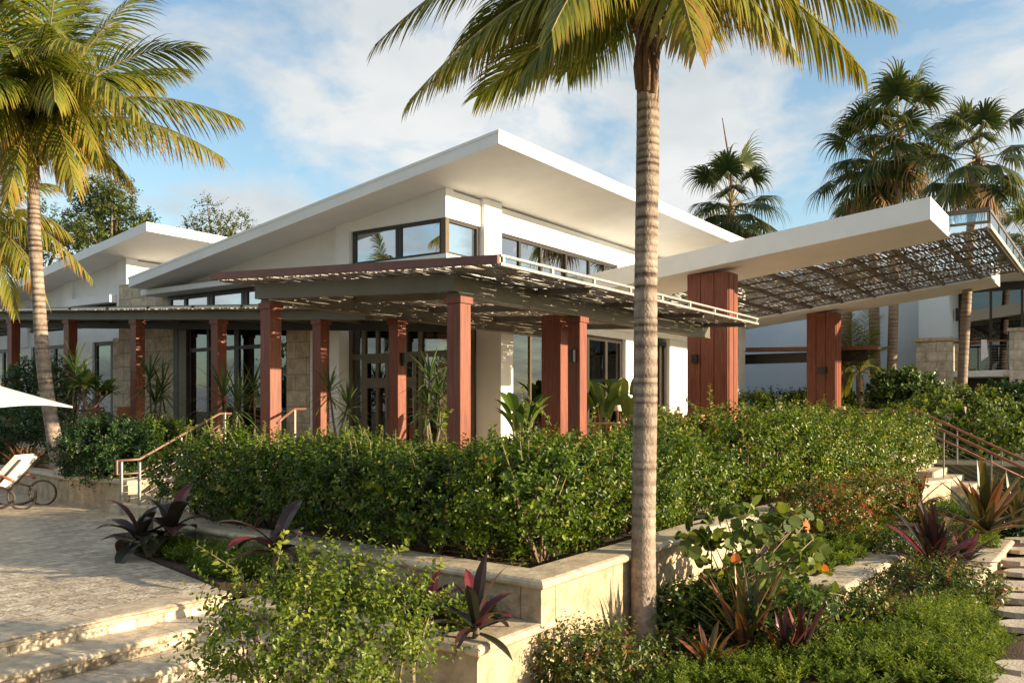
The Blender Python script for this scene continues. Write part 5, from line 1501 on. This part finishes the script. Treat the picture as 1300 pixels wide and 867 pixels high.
fern('bright fern mound on top of the stepped stone wall', quad_area([P(1020, 728, z=-.2), P(1062, 728, z=-.2), P(1135, 680, z=-.2), P(1060, 672, z=-.22)], .1), 900, .2)
fern('feathery green strip between the terrace and the left planter wall', quad_area([V(5.62, 7.0, .02), V(6.4, 7.0, .02), V(6.75, 9.7, .02), V(6.3, 9.8, .02)], .05), 1700, .16)
fern('small fern tuft in the low travertine box', quad_area([V(5.68, 4.3, -.08), V(6.15, 4.3, -.08), V(6.25, 6.8, -.08), V(5.68, 6.8, -.08)], .04), 800, .15)
fern('sunlit fern patch between the spiky plants on the right', quad_area([P(1215, 705, z=-.4), P(1262, 700, z=-.4), P(1262, 670, z=-.38), P(1190, 672, z=-.38)], .08), 500, .2)
fern('bright fern patch below the red and green spiky plant', quad_area([P(1165, 668, z=-.15), P(1230, 668, z=-.15), P(1225, 640, z=-.1), P(1175, 640, z=-.1)], .08), 400, .2)

fern('trailing fern between the palm base and the bottom edge', quad_area([P(800, 885, z=-.52), P(960, 885, z=-.52), P(985, 838, z=-.5), P(880, 850, z=-.5)], .04), 600, .12)
fern('low fern along the foot of the stepped stone wall', quad_area([P(985, 812, z=-.52), P(1120, 800, z=-.5), P(1110, 770, z=-.5), P(1010, 772, z=-.5)], .05), 500, .15)
fern('fern spilling over the soil above the stepped wall', quad_area([P(1100, 668, z=-.2), P(1180, 668, z=-.2), P(1180, 650, z=-.2), P(1100, 652, z=-.2)], .06), 450, .18)
shrub('croton_shrub', 'low mixed green shrub filling the gap between fern mound and burgundy plant', 'shrub', clump(1128, 700, 11.9, 40, 20, 5), 600, 8, .14, .055, .034, 'croton', stems=4, tint=.35)
shrub('croton_shrub', 'dark green low shrub behind the sea grape at the wall foot', 'shrub', clump(905, 775, 8.9, 45, 26, 5), 600, 8, .15, .06, .036, 'hedge', stems=4, tint=.4)
rosette('green and bronze spiky plant on the slope under the stair rails at the right edge', 'bromeliad', 1290, 625, 14.5, 30, .8, .11, 'bronze_leaf', (.15, 1.3), .5, (.35, .2), z=-.2, h=.1)
rosette('small burgundy spiky plant between the two large ones near the path', 'bromeliad', 1225, 690, 12.0, 26, .5, .08, 'burgundy', (.1, 1.3), .6, (.5, .25), z=-.38, h=.06)
fern('feathery bank on the far side of the flagstone path', quad_area([V(11.2, -1.6, -.55), V(12.2, -4.6, -.55), V(21.5, -3.6, -.55), V(19.5, -.9, -.55)], .1), 1500, .2)
shrub('shrub', 'low shrub mass beyond the path outside the right edge', 'shrub', row(14, -4.8, 22, -3.8, 7, .8, .7, .55, -.2), 1600, 8, .22, .08, .045, 'hedge', stems=5)
shrub('shrub', 'broad leaved green shrub between the flax clump and the stepped wall', 'shrub', clump(1010, 800, 8.5, 50, 34, 6), 420, 8, .22, .10, .055, 'banana', stems=5, tint=.45)
shrub('shrub', 'broad leaved green shrub left of the flax clump against the tall wall', 'shrub', clump(868, 790, 8.9, 34, 36, 5), 300, 8, .2, .09, .05, 'banana', stems=4, tint=.4)
rosette('dark strap leaved clump at the near side of the fern bank', 'flax_plant', 1000, 855, 7.9, 22, .6, .05, 'burgundy', (.4, 1.4), .8, (.45, .2), z=-.52, stems=2, h=.03, spread=.12)
rosette('bronze strap leaved clump at the foot of the rounded path side shrub', 'flax_plant', 1120, 815, 8.9, 20, .5, .05, 'bronze_leaf', (.4, 1.4), .8, (.4, .2), z=-.52, stems=1, h=.03)
# fallen leaves lie in the mulch under the hedge
n = 900
bx = rng.uniform(6.6, 13, n); by = rng.uniform(4.4, 5.6, n)
k = n // 2; bx[:k] = rng.uniform(6.7, 7.6, k); by[:k] = rng.uniform(4.4, 9.6, k)
ll_ = leaf_mesh('leaf_litter', np.stack([bx, by, np.full(n, .205) + rng.uniform(0, .012, n)], 1), np.stack([rng.normal(size=n), rng.normal(size=n), rng.normal(0, .15, n)], 1), np.tile([0., 0, 1], (n, 1)) + rng.normal(0, .2, (n, 3)), rng.uniform(.04, .09, n), rng.uniform(.02, .05, n), rng.uniform(0, 1, n), M['dead_leaf'])
tag(ll_, 'brown fallen leaves scattered on the mulch under the hedge', 'leaf litter', kind='stuff')

# ------------------------------------------------------------------ broadleaf trees behind the left roof
def tree(label, u, v, d, ru, rv, n, zb=0.3, m='tree', ll=.2, lw=.11, k=10, layers=False, per=8, name='tree'):
    c = P(u, v, d=d); b = Vector((c.x, c.y, zb))
    t = thing(name, label, 'tree', b)
    W, H = ru * d / FPX, rv * d / FPX
    B = []
    for i in range(k):
        a = 2.4 * i; s = math.sqrt((i + .3) / k)
        B.append((c.x + math.cos(a) * W * .75 * s, c.y + math.sin(a) * W * .75 * s, c.z + rnd.uniform(-.75, .6) * H * (1.15 - s * .5), W * rnd.uniform(.26, .42), W * rnd.uniform(.26, .42), (H * .12 if layers else H * rnd.uniform(.22, .34))))
    p, nn = blob_surface(B, n, .5, 1.1)
    bs, ad, no, le, wi, ti = twig_leaves(p, nn, per, .5, ll, lw, .35, .6, .45, .25)
    leaf_mesh('crown', bs, ad, no, le, wi, ti, M[m], t)
    mb = MB(); f = b.lerp(c, .72)
    mb.tube([b, b.lerp(f, .5) + V(.15, -.1, 0), f], [.32, .25, .2], 10)
    for q in B:
        e = V(q[0], q[1], q[2]); mb.tube([f - UP * .3, f.lerp(e, .5) + UP * .25, e], [.13, .08, .03], 6)
    mb.build('trunk', M['bark'], t, smooth=True)
    return t
tree('full broadleaf tree behind the left roof beside the coconut palm', 140, 275, 46, 62, 62, 1500, k=13)
tree('broadleaf tree hidden behind the left palm trunk above the low roof', 45, 320, 50, 70, 70, 1400, k=12)
tree('small airy layered tree between the two sloping roofs', 276, 282, 48, 46, 40, 420, k=11, layers=True, ll=.16, lw=.09)
tree('yellow green tree behind the balcony roof at the right edge', 1310, 345, 60, 50, 55, 700, k=8)
def tree_at(label, x, y, zc, W, H, n):
    t = thing('tree', label, 'tree', (x, y, -.6))
    B = [(x + math.cos(2.4 * i) * W * .7 * math.sqrt(i / 9), y + math.sin(2.4 * i) * W * .7 * math.sqrt(i / 9), zc + rnd.uniform(-.6, .6) * H, W * .36, W * .36, H * .34) for i in range(9)]
    p, nn = blob_surface(B, n, .5, 1.1)
    bs, ad, no, le, wi, ti = twig_leaves(p, nn, 7, .6, .3, .16, .35, .6, .45, .25)
    leaf_mesh('crown', bs, ad, no, le, wi, ti, M['tree'], t)
    mb = MB(); mb.tube([(x, y, -.6), (x + .15, y, zc * .5), (x, y, zc)], [.3, .24, .14], 8)
    for q in B: mb.tube([(x, y, zc - H * .7), (q[0], q[1], q[2])], [.12, .04], 5)
    mb.build('trunk', M['bark'], t, smooth=True)
for k, (x, y, zc, W, H, lab) in enumerate([  # the first tree is out of view, added to keep sun off the terrace
        (3.0, -8.5, 6.7, 4.8, 2.9, 'spreading tree beyond the frame, added to shade the terrace'), (-16, 12, 3.6, 4.5, 3.0, 'broad tree across the terrace, nearest the camera'), (-19, 24, 4.0, 5.0, 3.4, 'broad tree across the terrace, second along'), (-15, 37, 3.6, 4.5, 3.0, 'broad tree across the terrace, third along'), (-14, 52, 4, 5, 3.2, 'broad tree across the terrace, farthest along'),
        (41, 31, 3.0, 4.0, 2.6, 'low tree seen through the pavilion glass, right one'), (30, 33, 2.6, 4.0, 2.4, 'low tree seen through the pavilion glass, middle one'), (35, 42, 3.2, 5, 2.6, 'low tree behind the left pavilion')]):
    tree_at(lab, x, y, zc, W, H, 1300)

# ================================================================== FURNITURE AND RAILS
# left handrail
hr = thing('handrail', 'left stair handrail with steel posts, cables and orange timber rails', 'handrail', (8.2, 13.3, 0))
hy = 13.35
def hz(x): return .88 + max(0, (x - 8.62) * .47)
MB().tube([(8.22, hy - .0, .88), (8.62, hy, .885), (10.2, hy, 1.63), (10.45, hy, 1.63)], .021, 8).build('top_rail', M['rail'], hr, smooth=True)
MB().tube([(8.22, hy, .66), (8.62, hy, .665), (10.2, hy, 1.42)], .016, 8).build('lower_rail', M['rail'], hr, smooth=True)
MB().box(8.21, 8.235, hy - .02, hy + .02, .66, .885).build('rail_end', M['rail'], hr)
for x, zb in ((8.3, 0), (8.62, .13), (9.4, .41), (10.3, .68)):
    MB().box(x - .012, x + .012, hy - .03, hy + .03, zb, hz(x) - .02).build('post', M['steel'], hr)
cb = MB()
for k in range(5):
    cb.tube([(8.3, hy, .14 + .11 * k), (8.62, hy, .16 + .11 * k), (10.3, hy, .95 + .11 * k)], .004, 4)
cb.build('cable', M['steel'], hr)
# deck rail glimpsed between columns
dr_ = thing('handrail', 'short sloping timber handrail rising between the two front red columns', 'handrail', (11.4, 12.6, DECK))
a, b = P(360, 530, d=16.4), P(374, 519, d=16.9)
MB().tube([P(352, 537, d=16.2), a, b, P(388, 519, d=17.3)], .025, 7).build('top_rail', M['rail'], dr_, smooth=True)
for q in (b,):
    MB().box(q.x - .02, q.x + .02, q.y - .02, q.y + .02, DECK, q.z - .02).build('post', M['steel'], dr_)
# right stair rails
for x, lab in ((22.75, 'upper right stair handrail of brown timber on steel posts, the farther of two'), (20.9, 'nearer right stair handrail of brown timber with lower rail and cables')):
    t = thing('handrail', lab, 'handrail', (x, 4.2, DECK))
    y0, y1 = 4.05, 1.2
    z0, z1 = DECK + 1.0, DECK + 1.0 - (y0 - y1) * .5
    MB().tube([(x, 6.5, z0), (x, y0, z0), (x, y1, z1), (x, y1 - .35, z1)], .028, 8).build('top_rail', M['rail_dark'], t, smooth=True)
    MB().tube([(x, 6.5, z0 - .2), (x, y0, z0 - .2), (x, y1, z1 - .2)], .018, 8).build('lower_rail', M['rail_dark'], t, smooth=True)
    for y in (6.2, 4.1, 3.2, 2.3, 1.35):
        zz = z0 - max(0, (y0 - y)) * .5
        MB().box(x - .03, x + .03, y - .012, y + .012, zz - 1.05, zz - .02).build('post', M['steel'], t)
    cb = MB()
    for k in range(5): cb.tube([(x, 6.2, z0 - .32 - .11 * k), (x, y0, z0 - .32 - .11 * k), (x, y1 + .1, z1 - .30 - .11 * k)], .004, 4)
    cb.build('cable', M['steel'], t)
# long balustrade at the far side of the deck
t = thing('balustrade', 'dark balustrade along the far edge of the dining deck before the blue wall', 'balustrade', (37.8, 7, DECK))
MB().box(37.7, 37.76, 6.6, 13.5, 1.62, 1.68).build('top_rail', M['rail_dark'], t)
for y in (6.65, 8.9, 11.2, 13.4): MB().box(37.71, 37.75, y, y + .04, DECK, 1.62).build('post', M['steel'], t)
MB().box(22.4, 37.7, 6.62, 6.68, 1.62, 1.68).build('top_rail', M['rail_dark'], t)
for x in (24, 27, 30, 33, 36): MB().box(x, x + .04, 6.63, 6.67, DECK, 1.62).build('post', M['steel'], t)

# dining tables, chairs and lamps
def table(x, y, label):
    t = thing('dining_table', label, 'table', (x, y, DECK), 'tables on the dining deck')
    MB().cbox(x - .42, x + .42, y - .42, y + .42, DECK + .69, DECK + .73, .008).build('table_top', M['table'], t)
    for sx in (-1, 1):
        for sy in (-1, 1): MB().box(x + sx * .35 - .03, x + sx * .35 + .03, y + sy * .35 - .03, y + sy * .35 + .03, DECK, DECK + .69).build('leg', M['table'], t)
    return t
def chair(x, y, rz_, label=None):
    t = thing('dining_chair', label, 'chair', (x, y, DECK), 'chairs around the deck tables')
    w = Vector((x, y, DECK))
    def bx(a, b, c, d, e, f): return MB().cbox(x + a, x + b, y + c, y + d, DECK + e, DECK + f, .01)
    bx(-.25, .25, -.25, .25, .41, .47).build('seat', M['leather'], t)
    bk = MB()
    bk.hexa([(x - .26, y + .22, DECK + .55), (x + .26, y + .22, DECK + .55), (x + .26, y + .27, DECK + .55), (x - .26, y + .27, DECK + .55)],
            [(x - .26, y + .30, DECK + .88), (x + .26, y + .30, DECK + .88), (x + .26, y + .34, DECK + .88), (x - .26, y + .34, DECK + .88)])
    bk.build('backrest', M['leather'], t)
    for sx in (-1, 1):
        MB().tube([(x + sx * .24, y - .22, DECK), (x + sx * .25, y - .22, DECK + .64)], .022, 6).build('leg', M['table'], t)
        MB().tube([(x + sx * .24, y + .26, DECK), (x + sx * .25, y + .24, DECK + .45), (x + sx * .25, y + .31, DECK + .8)], .022, 6).build('leg', M['table'], t)
        MB().box(x + sx * .25 - .025, x + sx * .25 + .025, y - .25, y + .27, DECK + .62, DECK + .655).build('armrest', M['table'], t)
    t.rotation_euler = (0, 0, 0)
    return t
def lamp(x, y, label):
    t = thing('table_lamp', label, 'lamp', (x, y, DECK + .73), 'table lamps on the dining deck')
    MB().lathe((x, y, DECK + .73), [(.06, 0), (.06, .012), (.012, .02), (.010, .30), (.004, .305)], 12).build('base', M['brass'], t, smooth=True)
    MB().lathe((x, y, DECK + .73), [(.085, .26), (.055, .39), (.05, .39), (.08, .262)], 16).build('lamp_shade', M['shade'], t, smooth=True)
    return t
TL = [(782, 20, 'left of the tall palm trunk'), (860, 24, 'first right of the tall palm trunk'), (938, 23.5, 'just right of the big red pier'), (986, 22, 'above the hedge top right of the big pier'), (1028, 26, 'left of the right red pier'), (1068, 29, 'under the right red pier'), (840, 29, 'at the back by the white wall')]
c0 = None
for k, (u, d, w) in enumerate(TL):
    q = P(u, d=d)
    table(q.x, q.y, 'timber table with the lamp ' + w)
    lamp(q.x - .1, q.y - .1, 'small copper table lamp with pale shade ' + w)
    for j, (ox, oy, rot) in enumerate(((0, .75, 0), (0, -.75, math.pi), (.75, 0, -math.pi / 2))):
        lab = 'rust coloured armchair on the %s side of the table with the lamp %s' % (('wall', 'garden', 'far')[j], w)
        lab = ' '.join(lab.split()[:16])
        if c0 is None:
            c0 = chair(q.x + ox, q.y + oy, rot, lab)
        else:
            copy_tree(c0, (q.x + ox, q.y + oy, DECK), rot, 1, lab)
# sofa behind the first columns on the left deck
q = P(160, d=26)
for k, (u, d, lab) in enumerate([(132, 27, 'rust armchair on the left deck behind the third column'), (158, 26, 'rust armchair beside the fourth red column on the left deck')]):
    q = P(u, d=d); copy_tree(c0, (q.x, q.y, DECK), 1.9 + k, 1.25, lab)

# white lounge chair at the left edge
lc = thing('lounge_chair', 'white cushioned lounge chair with dark curved wicker frame at the left edge', 'lounge chair', P(18, z=0.0, d=15.6))
O = Vector(lc.location); O.z = 0
def LQ(a, b, c): return O + RIGHT * a + FWD * b + UP * c
def slab(mbx, p, q, th, w, f0=0):
    d = (q - p).normalized(); n_ = FWD.cross(d)
    n_ = n_ if n_.z > 0 else -n_
    mbx.hexa([p - FWD * w / 2, q - FWD * w / 2, q + FWD * w / 2, p + FWD * w / 2], [p - FWD * w / 2 + n_ * th, q - FWD * w / 2 + n_ * th, q + FWD * w / 2 + n_ * th, p + FWD * w / 2 + n_ * th])
m_ = MB()
for k in range(4):
    slab(m_, LQ(-.22 + .12 * k, 0, .34 + .13 * k), LQ(-.22 + .12 * k + .114, 0, .34 + .13 * k + .1235), .1, .62)
slab(m_, LQ(-.22, 0, .335), LQ(.26, 0, .855), .085, .6)
m_.build('back_cushion', M['cushion'], lc)
m_ = MB(); slab(m_, LQ(-1.6, 0, .34), LQ(-.21, 0, .34), .1, .6); m_.build('seat_cushion', M['cushion'], lc)
for sd_ in (-.34, .34):
    arc = [LQ(-1.7, sd_, .3)] + [LQ(-.25 + .28 * math.cos(t_) * 1.6, sd_, .2 + .2 * math.sin(t_)) for t_ in np.linspace(2.4, -3.6, 22)]
    MB().tube(arc, .024, 6).build('frame', M['wicker'], lc, smooth=True)
    arc = [LQ(.32 + .24 * math.cos(t_), sd_, .22 + .22 * math.sin(t_)) for t_ in np.linspace(0, 6.28, 22)]
    MB().tube(arc, .02, 6).build('wheel_loop', M['wicker'], lc, smooth=True)
    MB().tube([LQ(-.7, sd_, .5), LQ(-.4, sd_, .58), LQ(0, sd_, .56), LQ(.18, sd_, .48)], .028, 6).build('armrest', M['rail_dark'], lc, smooth=True)
    MB().tube([LQ(-.22, sd_ * .9, .3), LQ(.28, sd_ * .9, .84)], .02, 6).build('back_frame', M['wicker'], lc, smooth=True)
# white umbrella
uc = P(-78, d=13.6)
um = thing('umbrella', 'white canvas sun umbrella cut by the left edge', 'umbrella', (uc.x, uc.y, 0))
rim, apex = 1.76, 2.36
rot = R(8)
def UQ(a, b, z): return uc + (RIGHT * math.cos(rot) + FWD * math.sin(rot)) * a + (FWD * math.cos(rot) - RIGHT * math.sin(rot)) * b + UP * (z - uc.z)
mb = MB(); nn_ = 8; S_ = 1.45
ring = []
for i in range(4):
    a0, b0 = [(1, -1), (1, 1), (-1, 1), (-1, -1)][i]; a1, b1 = [(1, 1), (-1, 1), (-1, -1), (1, -1)][i]
    for k in range(nn_):
        s = k / nn_; ring.append((a0 + (a1 - a0) * s, b0 + (b1 - b0) * s, .05 * math.sin(math.pi * s)))
n = len(ring)
rows = []
for j in range(7):
    s = j / 6
    rows.append([UQ(a * S_ * s, b * S_ * s, apex + (rim - apex) * (s ** .9) + sag * s * .8) for a, b, sag in ring])
for r_ in rows: mb.v += [tuple(q) for q in r_]
for j in range(6):
    for k in range(n):
        mb.f.append((j * n + k, j * n + (k + 1) % n, (j + 1) * n + (k + 1) % n, (j + 1) * n + k))
b0 = len(mb.v)
mb.v += [tuple(q - UP * .03) for q in rows[-1]]
for k in range(n): mb.f.append((6 * n + k, 6 * n + (k + 1) % n, b0 + (k + 1) % n, b0 + k))
mb.build('canopy', M['canvas'], um)
MB().tube([UQ(0, 0, 0), UQ(0, 0, apex + .08)], .025, 10).build('pole', M['alu'], um, smooth=True)
MB().cbox(uc.x - .3, uc.x + .3, uc.y - .3, uc.y + .3, 0.004, .09).build('base', M['alu'], um)
rb_ = MB()
for a, b in ((1, 1), (1, -1), (-1, 1), (-1, -1)): rb_.tube([UQ(0, 0, apex - .03), UQ(a * S_ * .98, b * S_ * .98, rim - .02)], .01, 5)
rb_.build('ribs', M['alu'], um)

# ================================================================== what stands beyond the frame on the sunny side (casts the dappled shade)
gp = generic_palm((0.5, -10.0, -.6), 4.6, 'coconut palm beyond the frame on the sunny right side')
for k, (x, y, r_, s_) in enumerate([(5.5, -14, 1.3, 1.1), (-4.0, -6.0, 2.2, .9), (-9.0, 20, 1.0, 1.35), (-6.5, 30, 3.0, 1.2)]):
    copy_tree(gp, (x, y, -.6), r_, s_, 'coconut palm beyond the frame, %s' % ('second from the path', 'third from the path', 'near one across the terrace', 'far one across the terrace')[k])
shrub('shrub', 'tall shrub beyond the frame right of the camera', 'shrub', row(3.6, -3.2, 8.0, -4.2, 6, .8, .7, .6, .05, .1, .3), 2000, 8, .3, .08, .045, 'hedge', stems=4)
# @@END
